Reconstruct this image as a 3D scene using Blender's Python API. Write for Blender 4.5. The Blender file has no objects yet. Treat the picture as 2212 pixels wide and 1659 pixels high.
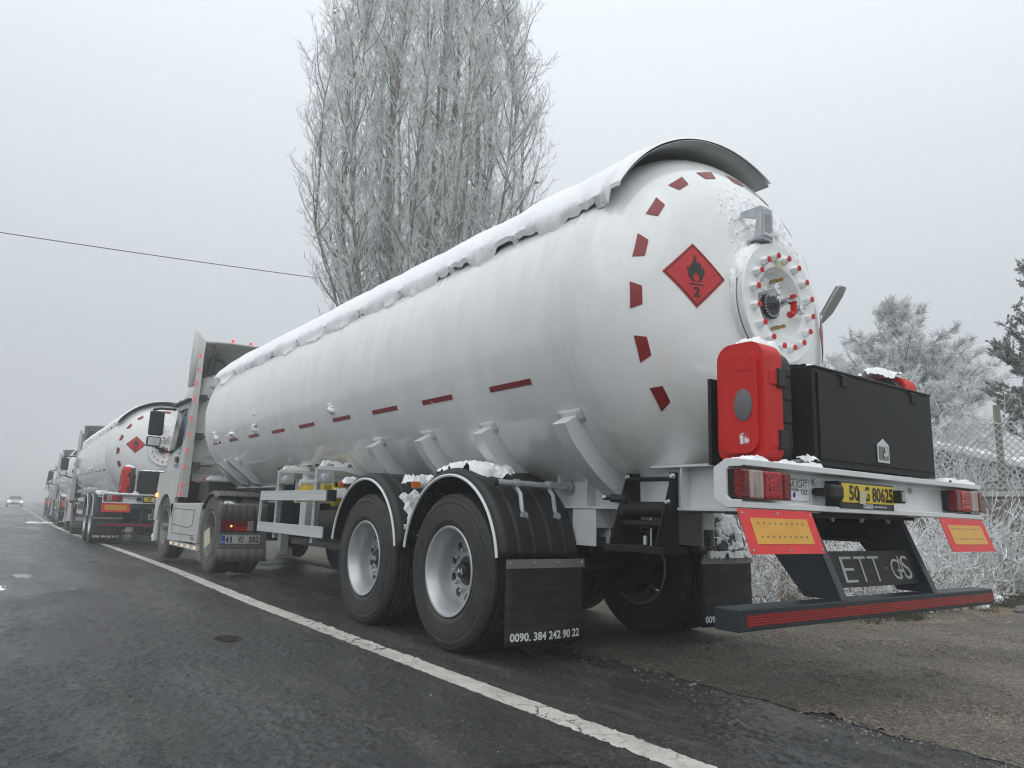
import bpy, math, random
import numpy as np
from mathutils import Vector, Matrix, noise
from mathutils.geometry import tessellate_polygon

random.seed(7); rng = np.random.default_rng(7)
S = bpy.context.scene
COL = S.collection
R_ = math.radians
PI = math.pi

# ------------------------------------------------------------------ camera
YAW, PITCH, ROLL = 0.6319, 0.1775, 0.0318
CAM = Vector((-3.938, -1.972, 0.9353))
cam = bpy.data.objects.new('camera', bpy.data.cameras.new('camera')); COL.objects.link(cam)
_f = Vector((math.sin(YAW)*math.cos(PITCH), math.cos(YAW)*math.cos(PITCH), math.sin(PITCH)))
_r = Vector((math.cos(YAW), -math.sin(YAW), 0)); _u = _r.cross(_f)
_c, _s = math.cos(ROLL), math.sin(ROLL)
_r2 = _c*_r+_s*_u; _u2 = -_s*_r+_c*_u
cam.matrix_world = Matrix(((_r2.x, _u2.x, -_f.x, CAM.x), (_r2.y, _u2.y, -_f.y, CAM.y), (_r2.z, _u2.z, -_f.z, CAM.z), (0, 0, 0, 1)))
cam.data.sensor_width = 36; cam.data.lens = 36*1559.62/2212
cam.data.clip_start = 0.05; cam.data.clip_end = 3000
S.camera = cam

# ------------------------------------------------------------------ world, sun, exposure
W = bpy.data.worlds.new('World'); S.world = W; W.use_nodes = True
nt = W.node_tree; nt.nodes.clear()
out = nt.nodes.new('ShaderNodeOutputWorld')
sky = nt.nodes.new('ShaderNodeTexSky'); sky.sky_type = 'NISHITA'; sky.sun_disc = False
SUN_EL, SUN_ROT = R_(52), R_(225)
sky.sun_elevation = SUN_EL; sky.sun_rotation = SUN_ROT
bg1 = nt.nodes.new('ShaderNodeBackground'); bg1.inputs['Strength'].default_value = 0.05
nt.links.new(sky.outputs[0], bg1.inputs['Color'])
tc = nt.nodes.new('ShaderNodeTexCoord'); sp = nt.nodes.new('ShaderNodeSeparateXYZ')
nt.links.new(tc.outputs['Generated'], sp.inputs[0])
rmp = nt.nodes.new('ShaderNodeValToRGB')                       # overcast: brighter overhead, even all round
nt.links.new(sp.outputs['Z'], rmp.inputs[0])
els = rmp.color_ramp.elements
els[0].position = 0.0; els[0].color = (0.455, 0.490, 0.513, 1)
els[1].position = 1.0; els[1].color = (1.36, 1.45, 1.49, 1)
e = els.new(0.35); e.color = (0.765, 0.822, 0.868, 1)
bg2 = nt.nodes.new('ShaderNodeBackground'); bg2.inputs['Strength'].default_value = 1.07
nt.links.new(rmp.outputs[0], bg2.inputs['Color'])
add = nt.nodes.new('ShaderNodeMixShader'); add.inputs[0].default_value = 0.9
nt.links.new(bg1.outputs[0], add.inputs[1]); nt.links.new(bg2.outputs[0], add.inputs[2])
nt.links.new(add.outputs[0], out.inputs['Surface'])

sun = bpy.data.objects.new('sun', bpy.data.lights.new('sun', 'SUN')); COL.objects.link(sun)
sun.data.energy = 1.0; sun.data.angle = R_(70); sun.data.color = (1, 0.97, 0.94)
sun.rotation_euler = (R_(90)-SUN_EL, 0, R_(-45))
S.view_settings.view_transform = 'Standard'; S.view_settings.look = 'None'
S.view_settings.exposure = 0.0; S.view_settings.gamma = 1
S.view_settings.use_curve_mapping = False
S.render.engine = 'CYCLES'
S.cycles.use_denoising = True; S.cycles.filter_width = 1.15
S.cycles.max_bounces = 6; S.cycles.diffuse_bounces = 3; S.cycles.glossy_bounces = 3
S.cycles.transparent_max_bounces = 8; S.cycles.volume_bounces = 1
S.cycles.caustics_reflective = False; S.cycles.caustics_refractive = False

# ------------------------------------------------------------------ materials
def mat(name, col, rough=0.5, metal=0.0, spec=0.5, coat=0.0, emit=None, es=0.0, bump=0.0, bscale=50.0, var=0.0, vscale=3.0, vcol=None, alpha=None, trans=0.0, stretch=None):
    m = bpy.data.materials.new(name); m.use_nodes = True
    n = m.node_tree; b = n.nodes['Principled BSDF']
    b.inputs['Base Color'].default_value = (*col, 1); b.inputs['Roughness'].default_value = rough
    b.inputs['Metallic'].default_value = metal; b.inputs['Specular IOR Level'].default_value = spec
    b.inputs['Coat Weight'].default_value = coat; b.inputs['Coat Roughness'].default_value = 0.05
    b.inputs['Transmission Weight'].default_value = trans
    if emit: b.inputs['Emission Color'].default_value = (*emit, 1); b.inputs['Emission Strength'].default_value = es
    t = n.nodes.new('ShaderNodeTexCoord'); src = t.outputs['Object']
    if stretch:
        mp = n.nodes.new('ShaderNodeMapping'); mp.inputs['Scale'].default_value = stretch
        n.links.new(src, mp.inputs['Vector']); src = mp.outputs[0]
    if var:
        nz = n.nodes.new('ShaderNodeTexNoise'); nz.inputs['Scale'].default_value = vscale; nz.inputs['Detail'].default_value = 8; nz.inputs['Roughness'].default_value = 0.65
        n.links.new(src, nz.inputs['Vector'])
        cr = n.nodes.new('ShaderNodeValToRGB'); cr.color_ramp.elements[0].position = 0.38; cr.color_ramp.elements[1].position = 0.68
        v = vcol or tuple(c*(1-var) for c in col)
        cr.color_ramp.elements[0].color = (*col, 1); cr.color_ramp.elements[1].color = (*v, 1)
        n.links.new(nz.outputs['Fac'], cr.inputs[0]); n.links.new(cr.outputs[0], b.inputs['Base Color'])
    if bump:
        nb = n.nodes.new('ShaderNodeTexNoise'); nb.inputs['Scale'].default_value = bscale; nb.inputs['Detail'].default_value = 6
        n.links.new(src, nb.inputs['Vector'])
        bp = n.nodes.new('ShaderNodeBump'); bp.inputs['Strength'].default_value = bump; bp.inputs['Distance'].default_value = 0.01
        n.links.new(nb.outputs['Fac'], bp.inputs['Height']); n.links.new(bp.outputs[0], b.inputs['Normal'])
    return m

def mixn(n, kind, a, b, fac):
    x = n.nodes.new('ShaderNodeMix'); x.data_type = 'RGBA'; x.blend_type = kind
    for i, v in ((0, fac), (6, a), (7, b)):
        if hasattr(v, 'links') or hasattr(v, 'is_linked'): n.links.new(v, x.inputs[i])
        else: x.inputs[i].default_value = v if i == 0 else (*v, 1)
    return x.outputs[2]
def ramp(n, src, p0, p1, c0=(0, 0, 0), c1=(1, 1, 1)):
    r = n.nodes.new('ShaderNodeValToRGB'); r.color_ramp.elements[0].position = p0; r.color_ramp.elements[1].position = p1
    r.color_ramp.elements[0].color = (*c0, 1); r.color_ramp.elements[1].color = (*c1, 1); n.links.new(src, r.inputs[0]); return r.outputs[0]
def ntex(n, vec, scale, detail=6, rough=0.6, dist=0.0):
    t = n.nodes.new('ShaderNodeTexNoise'); t.inputs['Scale'].default_value = scale; t.inputs['Detail'].default_value = detail
    t.inputs['Roughness'].default_value = rough; t.inputs['Distortion'].default_value = dist; n.links.new(vec, t.inputs['Vector']); return t.outputs['Fac']
def mapv(n, vec, scale=(1, 1, 1), rot=(0, 0, 0)):
    mp = n.nodes.new('ShaderNodeMapping'); mp.inputs['Scale'].default_value = scale; mp.inputs['Rotation'].default_value = rot
    n.links.new(vec, mp.inputs['Vector']); return mp.outputs[0]
def vor(n, vec, scale, feat='F1'):
    t = n.nodes.new('ShaderNodeTexVoronoi'); t.feature = feat; t.inputs['Scale'].default_value = scale; n.links.new(vec, t.inputs['Vector']); return t.outputs['Distance']
def bumpn(n, b, h, strength, dist, prev=None):
    bp = n.nodes.new('ShaderNodeBump'); bp.inputs['Strength'].default_value = strength; bp.inputs['Distance'].default_value = dist
    n.links.new(h, bp.inputs['Height'])
    if prev is not None: n.links.new(prev, bp.inputs['Normal'])
    if b is not None: n.links.new(bp.outputs[0], b.inputs['Normal'])
    return bp.outputs[0]
def newmat(name):
    m = bpy.data.materials.new(name); m.use_nodes = True; n = m.node_tree
    t = n.nodes.new('ShaderNodeTexCoord'); return m, n, n.nodes['Principled BSDF'], t.outputs['Object']

def tank_mat():
    m, n, b, v = newmat('tank_paint')
    b.inputs['Roughness'].default_value = 0.2; b.inputs['Coat Weight'].default_value = 0.6; b.inputs['Coat Roughness'].default_value = 0.06
    st = ramp(n, ntex(n, mapv(n, v, (1.2, 26, 1.2)), 1.0, 5, 0.7), 0.52, 0.75)          # run marks down the shell
    dirt = ramp(n, ntex(n, v, 1.4, 8, 0.7), 0.45, 0.8)
    c = mixn(n, 'MIX', (0.86, 0.87, 0.87), (0.82, 0.825, 0.82), st)
    c = mixn(n, 'MIX', c, (0.72, 0.725, 0.72), mixn(n, 'MULTIPLY', dirt, (0.5, 0.5, 0.5), 1.0))
    spz = n.nodes.new('ShaderNodeSeparateXYZ'); n.links.new(v, spz.inputs[0])
    lowm = ramp(n, spz.outputs['Z'], 1.05, 1.9, (1, 1, 1), (0, 0, 0))
    c = mixn(n, 'MIX', c, (0.66, 0.66, 0.65), mixn(n, 'MULTIPLY', mixn(n, 'MULTIPLY', lowm, ramp(n, ntex(n, mapv(n, v, (1, 3, 1)), 1.6, 8, .7), .38, .75), 1.0), (.6,)*3, 1.0))
    n.links.new(c, b.inputs['Base Color'])
    n.links.new(ramp(n, ntex(n, v, 3.0, 7, 0.7), 0.35, 0.75, (0.12,)*3, (0.26,)*3), b.inputs['Roughness'])
    drops = ramp(n, vor(n, v, 55), 0.0, 0.10, (1, 1, 1), (0, 0, 0))
    p = bumpn(n, None, drops, 0.10, 0.004)
    bumpn(n, b, ntex(n, mapv(n, v, (1, 1, 1)), .9, 1, 0.4), 0.06, 0.02, p)
    return m
def asphalt_nodes(n, v):
    agg = vor(n, v, 120); agg2 = vor(n, v, 48)
    big = ramp(n, ntex(n, mapv(n, v, (1, .35, 1)), 0.55, 8, 0.7, .6), 0.42, 0.68)
    mid = ramp(n, ntex(n, mapv(n, v, (1, .3, 1)), 2.6, 9, 0.72, .4), 0.5, 0.74)
    c = mixn(n, 'MIX', (0.031, 0.033, 0.036), (0.058, 0.058, 0.058), big)
    c = mixn(n, 'MIX', c, (0.135, 0.128, 0.115), mixn(n, 'MULTIPLY', mid, (.6, .6, .6), 1.0))
    c = mixn(n, 'MIX', c, (0.13, 0.13, 0.13), mixn(n, 'MULTIPLY', ramp(n, agg, 0.0, 0.25, (1, 1, 1), (0, 0, 0)), (.55, .55, .55), 1.0))
    c = mixn(n, 'MULTIPLY', c, ramp(n, ntex(n, v, 38, 5, 0.75), 0.32, 0.68, (.25,)*3, (1.9,)*3), 1.0)
    sx = n.nodes.new('ShaderNodeSeparateXYZ'); n.links.new(v, sx.inputs[0])
    mud = mixn(n, 'MULTIPLY', ramp(n, sx.outputs['X'], .0, .1), (1, 1, 1), 1.0)
    mu = n.nodes.new('ShaderNodeMapRange'); mu.inputs[1].default_value = -1.9; mu.inputs[2].default_value = -1.2; n.links.new(sx.outputs['X'], mu.inputs[0])
    c = mixn(n, 'MIX', c, (0.19, 0.175, 0.155), mixn(n, 'MULTIPLY', mu.outputs[0], mixn(n, 'MULTIPLY', ramp(n, ntex(n, mapv(n, v, (1.6, .55, 1)), 2.1, 9, .75, .3), .50, .66), (.65,)*3, 1.0), 1.0))
    crk = ramp(n, vor(n, mapv(n, v, (1, .5, 1)), 2.3, 'DISTANCE_TO_EDGE'), 0.0, 0.018, (1, 1, 1), (0, 0, 0))
    crm = ramp(n, ntex(n, v, 1.1, 3, .6), .52, .6)
    c = mixn(n, 'MIX', c, (0.015,)*3, mixn(n, 'MULTIPLY', crk, crm, 1.0))
    return c, agg, agg2
def asphalt_mat():
    m, n, b, v = newmat('wet_asphalt')
    c, agg, agg2 = asphalt_nodes(n, v); n.links.new(c, b.inputs['Base Color'])
    wet = ramp(n, ntex(n, mapv(n, v, (1, .3, 1)), 0.8, 7, 0.65, .5), 0.36, 0.66, (0.13,)*3, (0.46,)*3)
    n.links.new(wet, b.inputs['Roughness']); b.inputs['Coat Weight'].default_value = .0; n.links.new(ramp(n, ntex(n, mapv(n, v, (1, .22, 1)), 0.9, 6, .6, .4), .50, .62, (0, 0, 0), (.35,)*3), b.inputs['Coat Weight']); b.inputs['Coat Roughness'].default_value = .22; b.inputs['Specular IOR Level'].default_value = 0.42
    p = bumpn(n, None, ntex(n, v, 1.2, 5, .6), 0.5, 0.02)
    p = bumpn(n, None, ntex(n, v, 38, 5, .75), 1.0, 0.022, p)
    bumpn(n, b, agg, 0.8, 0.006, p)
    return m
def line_mat():
    m, n, b, v = newmat('worn_line_paint')
    c, agg, agg2 = asphalt_nodes(n, v)
    pc = mixn(n, 'MIX', (0.56, 0.55, 0.50), (0.34, 0.33, 0.30), ramp(n, ntex(n, mapv(n, v, (1, .4, 1)), 7, 8, .7), .42, .72))
    crk = ramp(n, vor(n, mapv(n, mixn(n, 'ADD', v, mixn(n, 'MULTIPLY', ntexc(n, v, 9), (.12,)*3, 1.0), 1.0), (1, .8, 1)), 4.5, 'DISTANCE_TO_EDGE'), 0.008, 0.022, (1, 1, 1), (0, 0, 0))
    crm = ramp(n, ntex(n, v, 0.9, 3, .6), .46, .56)
    chip = ramp(n, ntex(n, v, 30, 6, .7), .60, .66)
    k = mixn(n, 'ADD', mixn(n, 'MULTIPLY', crk, crm, 1.0), chip, 1.0)
    n.links.new(mixn(n, 'MIX', pc, c, k), b.inputs['Base Color']); b.inputs['Roughness'].default_value = .75
    bumpn(n, b, ntex(n, v, 120, 4, .7), .7, .005)
    return m
def ntexc(n, vec, scale):
    t = n.nodes.new('ShaderNodeTexNoise'); t.inputs['Scale'].default_value = scale; t.inputs['Detail'].default_value = 4; n.links.new(vec, t.inputs['Vector']); return t.outputs['Color']
def gravel_mat():
    m, n, b, v = newmat('wet_gravel')
    c = mixn(n, 'MIX', (0.165, 0.142, 0.115), (0.30, 0.25, 0.195), ramp(n, ntex(n, v, 1.1, 8, .7, .5), .4, .7))
    st = ramp(n, vor(n, v, 70), .05, .5, (1.5,)*3, (.45,)*3)
    c = mixn(n, 'MULTIPLY', c, st, 1.0)
    c = mixn(n, 'MULTIPLY', c, ramp(n, ntex(n, v, 32, 6, .8), .34, .66, (.3,)*3, (1.8,)*3), 1.0)
    c = mixn(n, 'MIX', c, (.070, .066, .060), mixn(n, 'MULTIPLY', ramp(n, ntex(n, v, .7, 5, .6, 1.), .48, .64), (.5,)*3, 1.0))
    n.links.new(c, b.inputs['Base Color']); b.inputs['Roughness'].default_value = .8
    p = bumpn(n, None, ntex(n, v, 3, 5, .6), .6, .03)
    p = bumpn(n, None, vor(n, v, 70), .8, .010, p)
    bumpn(n, b, ntex(n, v, 160, 3, .6), .5, .004, p)
    return m
def soil_mat():
    m, n, b, v = newmat('frosty_soil')
    c = mixn(n, 'MIX', (0.060, 0.047, 0.033), (0.13, 0.105, 0.075), ramp(n, ntex(n, v, 2.2, 8, .7), .35, .7))
    c = mixn(n, 'MIX', c, (0.60, 0.62, 0.63), ramp(n, ntex(n, v, 3.6, 9, .78), .55, .62))
    n.links.new(c, b.inputs['Base Color']); b.inputs['Roughness'].default_value = .9
    bumpn(n, b, ntex(n, v, 12, 8, .75), 1.0, .05)
    return m
def snow_mat():
    m, n, b, v = newmat('snow')
    b.inputs['Base Color'].default_value = (0.90, 0.915, 0.93, 1); b.inputs['Roughness'].default_value = .75
    b.inputs['Specular IOR Level'].default_value = .25
    b.inputs['Subsurface Weight'].default_value = 0.0
    p = bumpn(n, None, ntex(n, v, 14, 6, .65), .35, .02)
    bumpn(n, b, ntex(n, v, 130, 3, .7), .5, .004, p)
    return m
def frost_mat(name, frost, wood, s0=.4, s1=.6, scale=9):
    m, n, b, v = newmat(name)
    c = mixn(n, 'MIX', wood, frost, ramp(n, ntex(n, v, scale, 5, .7), s0, s1))
    n.links.new(c, b.inputs['Base Color']); b.inputs['Roughness'].default_value = .85; b.inputs['Specular IOR Level'].default_value = .2
    return m
def grimy_mat():
    m, n, b, v = newmat('grimy_white_cab_paint')
    d = ramp(n, ntex(n, v, 1.8, 9, .75, .4), .35, .72)
    c = mixn(n, 'MIX', (0.64, 0.64, 0.63), (0.45, 0.44, 0.41), d)
    c = mixn(n, 'MIX', c, (0.28, 0.27, 0.245), ramp(n, ntex(n, mapv(n, v, (3, 3, .6)), 4, 8, .75), .60, .8))
    n.links.new(c, b.inputs['Base Color']); b.inputs['Roughness'].default_value = .42
    return m
def lens_mat(name, a, b_):
    m, n, b, v = newmat(name); c = mixn(n, 'MIX', a, b_, ramp(n, vor(n, v, 62), .10, .22, (1, 1, 1), (0, 0, 0)))  # bright dots are glints painted into the lens colour
    c = mixn(n, 'MULTIPLY', c, ramp(n, ntex(n, v, 30, 3, .6), .35, .65, (.55,)*3, (1.2,)*3), 1.0); n.links.new(c, b.inputs['Base Color'])
    b.inputs['Roughness'].default_value = .18; b.inputs['Specular IOR Level'].default_value = .3; b.inputs['Coat Weight'].default_value = .3
    bumpn(n, b, vor(n, v, 62), .6, .004); return m
def tape_mat():
    m, n, b, v = newmat('red_retroreflective_tape')
    w = n.nodes.new('ShaderNodeTexBrick'); w.inputs['Scale'].default_value = 1; w.inputs['Mortar Size'].default_value = .004
    w.inputs['Brick Width'].default_value = .022; w.inputs['Row Height'].default_value = .011
    w.inputs['Color1'].default_value = (.66, .012, .016, 1); w.inputs['Color2'].default_value = (.48, .006, .01, 1); w.inputs['Mortar'].default_value = (.16, .004, .006, 1)
    n.links.new(mapv(n, v, (1, 1, 1), (R_(90), 0, 0)), w.inputs['Vector']); n.links.new(w.outputs[0], b.inputs['Base Color'])
    b.inputs['Roughness'].default_value = .2; b.inputs['Coat Weight'].default_value = .5
    return m

M = dict(
 tank=tank_mat(), white=mat('white_chassis_paint', (.72, .74, .75), .3, coat=.3, bump=.05, bscale=20, var=.12, vscale=2.5),
 black=mat('black_plastic', (.012, .013, .014), .48, spec=.35, bump=.12, bscale=180, var=.3, vscale=5, vcol=(.022, .023, .023)),
 blackbox=mat('black_powder_coat', (.011, .0115, .012), .55, spec=.3, bump=.1, bscale=260),
 charcoal=mat('charcoal_paint', (.020, .027, .034), .42, spec=.35, coat=.15, bump=.06, bscale=60, var=.2, vscale=4),
 rubber=mat('tyre_rubber', (.017, .017, .017), .6, bump=.35, bscale=60, var=.5, vscale=5, vcol=(.048, .044, .038)),
 rubberd=mat('dusty_tyre_rubber', (.07, .068, .062), .8, bump=.25, bscale=60, var=.4, vscale=5, vcol=(.115, .11, .10)),
 flap=mat('rubber_mud_flap', (.010, .010, .011), .6, spec=.3, bump=.15, bscale=30, var=.4, vscale=4, vcol=(.035, .035, .034), stretch=(1, 1, 4)),
 rim=mat('silver_wheel_paint', (.50, .51, .52), .32, metal=.4, coat=.2, var=.15, vscale=6),
 rimd=mat('dusty_wheel_paint', (.24, .235, .22), .65, var=.35, vscale=6),
 zinc=mat('galvanised_steel', (.55, .59, .61), .38, metal=.35, var=.3, vscale=14, bump=.05),
 alu=mat('brushed_aluminium', (.66, .68, .69), .38, metal=.35, var=.18, vscale=5, bump=.04, stretch=(1, .2, 4)),
 steel=mat('bright_steel', (.6, .61, .62), .25, metal=.9),
 dsteel=mat('dull_steel_strip', (.30, .285, .265), .5, metal=.5, var=.2, vscale=8),
 redp=mat('red_moulded_plastic', (.56, .012, .010), .5, spec=.35, bump=.08, bscale=300),
 redm=mat('dark_red_film', (.24, .006, .010), .35, coat=.1, var=.15, vscale=30),
 redh=mat('hazard_red_film', (.52, .010, .014), .35, coat=.15),
 ink=mat('black_print', (.012, .012, .012), .4), wprint=mat('white_print', (.74, .75, .75), .5), blue=mat('blue_print', (.02, .06, .35), .4),
 grey=mat('grey_plastic', (.13, .13, .135), .5), lgrey=mat('pale_lamp_grey', (.32, .325, .32), .5),
 lens=mat('red_lens', (.50, .003, .005), .2, spec=.3, coat=.35, bump=.6, bscale=90), lensd=mat('dark_red_lens', (.20, .003, .004), .2, spec=.3, coat=.35, bump=.5, bscale=90),
 clear=mat('clear_ribbed_lens', (.50, .42, .38), .2, metal=.2, coat=.5, bump=1.0, bscale=30, stretch=(5, 5, .2), var=.6, vscale=22, vcol=(.22, .12, .08)),
 amber=mat('amber_lens', (.55, .14, .01), .18, coat=1.0, bump=.3, bscale=80),
 boardr=mat('marker_board_red', (.68, .022, .025), .45, var=.12, vscale=10), boardy=mat('marker_board_yellow', (.66, .34, .03), .35, var=.12, vscale=8, vcol=(.58, .28, .02)),
 ploy=mat('plate_yellow', (.68, .50, .02), .4), plw=mat('plate_white', (.55, .55, .52), .5, var=.2, vscale=8), paper=mat('paper_note', (.60, .57, .42), .8),
 tape=tape_mat(),  snow=snow_mat(), grime=grimy_mat(),
 grimed=mat('road_dirt_on_plastic', (.105, .102, .095), .7, var=.4, vscale=3, vcol=(.16, .155, .14), bump=.1, bscale=40),
 cabdark=mat('grimy_dark_panel', (.055, .057, .056), .6, var=.3, vscale=4), glass=mat('cab_glass', (.02, .024, .027), .12, spec=.25),
 mirror=mat('mirror_glass', (.75, .77, .8), .04, metal=1.0), yellow=mat('yellow_plastic', (.60, .46, .02), .5, var=.15, vscale=8),
 brass=mat('brass', (.42, .30, .12), .35, metal=.9), dial=mat('dial_white', (.75, .75, .73), .3), shade=mat('sunshield_grey_paint', (.36, .38, .38), .45, var=.2, vscale=4),
 emr=mat('lit_red_lamp', (.5, .01, .01), .3, emit=(1, .05, .06), es=.75), ema=mat('lit_amber_lamp', (.6, .2, .02), .3, emit=(1, .38, .08), es=2.5), emw=mat('lit_warm_lamp', (.8, .6, .4), .3, emit=(1, .62, .35), es=.7),
 head=mat('lit_headlamp', (.9, .9, .9), .2, emit=(.95, 1, 1), es=4),
 asphalt=asphalt_mat(), line=line_mat(), gravel=gravel_mat(), soil=soil_mat(),
 twig=frost_mat('frosted_twig', (.90, .92, .92), (.22, .20, .17), .32, .50, 5), bark=frost_mat('frosty_bark', (.42, .41, .38), (.15, .14, .115), .4, .7, 3),
 needle=frost_mat('frosted_needles', (.88, .90, .90), (.26, .29, .27), .22, .52, 3.2), spruce=frost_mat('dark_spruce_sprays', (.50, .52, .51), (.07, .075, .055), .38, .62, 5),
 weed=frost_mat('frosted_weed', (.86, .88, .90), (.30, .23, .15), .32, .52, 7), straw=mat('dry_straw', (.27, .19, .11), .85, var=.4, vscale=4, vcol=(.34, .30, .24)),
 grass=mat('dull_green_grass', (.075, .085, .035), .85, var=.4, vscale=3), leaf=mat('dead_leaf', (.14, .09, .05), .8, var=.5, vscale=20, vcol=(.28, .22, .15)),
 stone=mat('stone', (.15, .14, .125), .8, var=.4, vscale=12, bump=.4, bscale=40), pebble=mat('pebble', (.10, .095, .085), .75, var=.5, vscale=9, vcol=(.27, .25, .225)),
 conc=mat('pebbledash_concrete', (.22, .21, .19), .9, var=.4, vscale=4, bump=1.0, bscale=45), coping=mat('frosty_coping', (.48, .49, .48), .9, var=.3, vscale=6, bump=.3),
 wall=mat('dark_house_wall', (.10, .085, .075), .9, var=.3, vscale=2), wood=mat('weathered_post', (.30, .27, .22), .9, var=.4, vscale=8, stretch=(1, 1, .2)),
 wire=mat('frosty_wire', (.55, .57, .58), .7), cable=mat('black_cable', (.03, .03, .03), .6), carp=mat('silver_car_paint', (.45, .48, .49), .3, metal=.3, coat=.5),
 water=mat('muddy_water', (.045, .040, .032), .03, spec=.6),
)

M['lens'] = lens_mat('red_lens_painted_glints', (.40, .002, .004), (.95, .16, .13)); M['lensd'] = lens_mat('dark_red_lens_painted_glints', (.17, .002, .003), (.50, .04, .035))

# ------------------------------------------------------------------ mesh helpers
def tagp(o, label=None, cat=None, group=None, kind=None):
    if label: o['label'] = label
    if cat: o['category'] = cat
    if group: o['group'] = group
    if kind: o['kind'] = kind
    return o
class MB:
    def __init__(s): s.v = []; s.f = []
    def add(s, vs, fs):
        k = len(s.v); s.v += [tuple(x) for x in vs]; s.f += [tuple(i+k for i in f) for f in fs]; return s
    def box(s, x0, x1, y0, y1, z0, z1):
        return s.add([(x0, y0, z0), (x1, y0, z0), (x1, y1, z0), (x0, y1, z0), (x0, y0, z1), (x1, y0, z1), (x1, y1, z1), (x0, y1, z1)],
                     [(0, 3, 2, 1), (4, 5, 6, 7), (0, 1, 5, 4), (1, 2, 6, 5), (2, 3, 7, 6), (3, 0, 4, 7)])
    def hexa(s, b, t):      # four bottom and four top corners
        return s.add(list(b)+list(t), [(0, 3, 2, 1), (4, 5, 6, 7), (0, 1, 5, 4), (1, 2, 6, 5), (2, 3, 7, 6), (3, 0, 4, 7)])
    def prism(s, poly, axis, a0, a1):   # poly in the two other axes (cyclic order), extruded along axis
        n = len(poly)
        def P(p, a): return {0: (a, p[0], p[1]), 1: (p[0], a, p[1]), 2: (p[0], p[1], a)}[axis]
        tri = tessellate_polygon([[Vector((p[0], p[1], 0)) for p in poly]])
        vs = [P(p, a0) for p in poly]+[P(p, a1) for p in poly]
        fs = [tuple(t) for t in tri]+[tuple(i+n for i in reversed(t)) for t in tri]+[(i, (i+1) % n, (i+1) % n+n, i+n) for i in range(n)]
        return s.add(vs, fs)
    def frame(s, d):
        d = Vector(d).normalized(); u = d.cross(Vector((0, 0, 1)))
        if u.length < 1e-3: u = d.cross(Vector((0, 1, 0)))
        u.normalize(); return u, d.cross(u)
    def tube(s, pts, r, seg=8, cap=True):
        pts = [Vector(p) for p in pts]; n = len(pts); rs = r if isinstance(r, (list, tuple)) else [r]*n; vs = []; u = None
        for i, p in enumerate(pts):
            d = (pts[min(i+1, n-1)]-pts[max(i-1, 0)]).normalized()
            if u is None: u, w = s.frame(d)
            else:
                u = (u-d*u.dot(d)).normalized(); w = d.cross(u)
            for k in range(seg):
                a = 2*PI*k/seg; vs.append(p+(u*math.cos(a)+w*math.sin(a))*rs[i])
        fs = [(i*seg+k, i*seg+(k+1) % seg, (i+1)*seg+(k+1) % seg, (i+1)*seg+k) for i in range(n-1) for k in range(seg)]
        if cap: fs += [tuple(range(seg))[::-1], tuple(range((n-1)*seg, n*seg))]
        return s.add(vs, fs)
    def lathe(s, prof, c, axis=0, seg=48, closed=False, a0=0.0, a1=2*PI):   # prof: (radius, offset along axis)
        vs = []; full = abs(a1-a0-2*PI) < 1e-6; m = seg if full else seg+1
        for r, t in prof:
            for k in range(m):
                a = a0+(a1-a0)*k/seg; x, y = r*math.cos(a), r*math.sin(a)
                vs.append({0: (c[0]+t, c[1]+x, c[2]+y), 1: (c[0]+x, c[1]+t, c[2]+y), 2: (c[0]+x, c[1]+y, c[2]+t)}[axis])
        n = len(prof); fs = []
        for i in range(n if closed else n-1):
            j = (i+1) % n
            for k in range(seg):
                k2 = (k+1) % m; fs.append((i*m+k, j*m+k, j*m+k2, i*m+k2))
        return s.add(vs, fs)
    def surf(s, fn, nu, nv):
        vs = [fn(i/nu, j/nv) for i in range(nu+1) for j in range(nv+1)]
        fs = [(i*(nv+1)+j, (i+1)*(nv+1)+j, (i+1)*(nv+1)+j+1, i*(nv+1)+j+1) for i in range(nu) for j in range(nv)]
        return s.add(vs, fs)
    def build(s, name, m, parent=None, O=None, bevel=0, smooth=True, loc=None, kind=None, solid=0, seg=2, recalc=True):
        O = Vector(O) if O is not None else (Vector(parent['_o']) if parent is not None and '_o' in parent else Vector((0, 0, 0)))
        me = bpy.data.meshes.new(name)
        me.from_pydata([(v[0]-O.x, v[1]-O.y, v[2]-O.z) for v in s.v], [], s.f)
        if recalc:
            import bmesh
            bm = bmesh.new(); bm.from_mesh(me); bmesh.ops.remove_doubles(bm, verts=bm.verts, dist=1e-5); bmesh.ops.recalc_face_normals(bm, faces=bm.faces); bm.to_mesh(me); bm.free()
        me.materials.append(M[m] if isinstance(m, str) else m)
        if smooth:
            me.polygons.foreach_set('use_smooth', [True]*len(me.polygons)); me.set_sharp_from_angle(angle=R_(38))
        o = bpy.data.objects.new(name, me); COL.objects.link(o)
        if parent is not None: o.parent = parent; o['_o'] = tuple(O)
        if loc: o.location = loc
        if kind: o['kind'] = kind
        if solid:
            x = o.modifiers.new('solid', 'SOLIDIFY'); x.thickness = solid; x.offset = 0
        if bevel:
            x = o.modifiers.new('bevel', 'BEVEL'); x.width = bevel; x.segments = seg; x.limit_method = 'ANGLE'; x.angle_limit = R_(35); x.harden_normals = True
        return o
def thing(name, loc, label, cat, group=None):
    o = bpy.data.objects.new(name, None); COL.objects.link(o); o.location = loc; o['_o'] = tuple(loc)
    o.empty_display_size = .2
    return tagp(o, label, cat, group)
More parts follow.
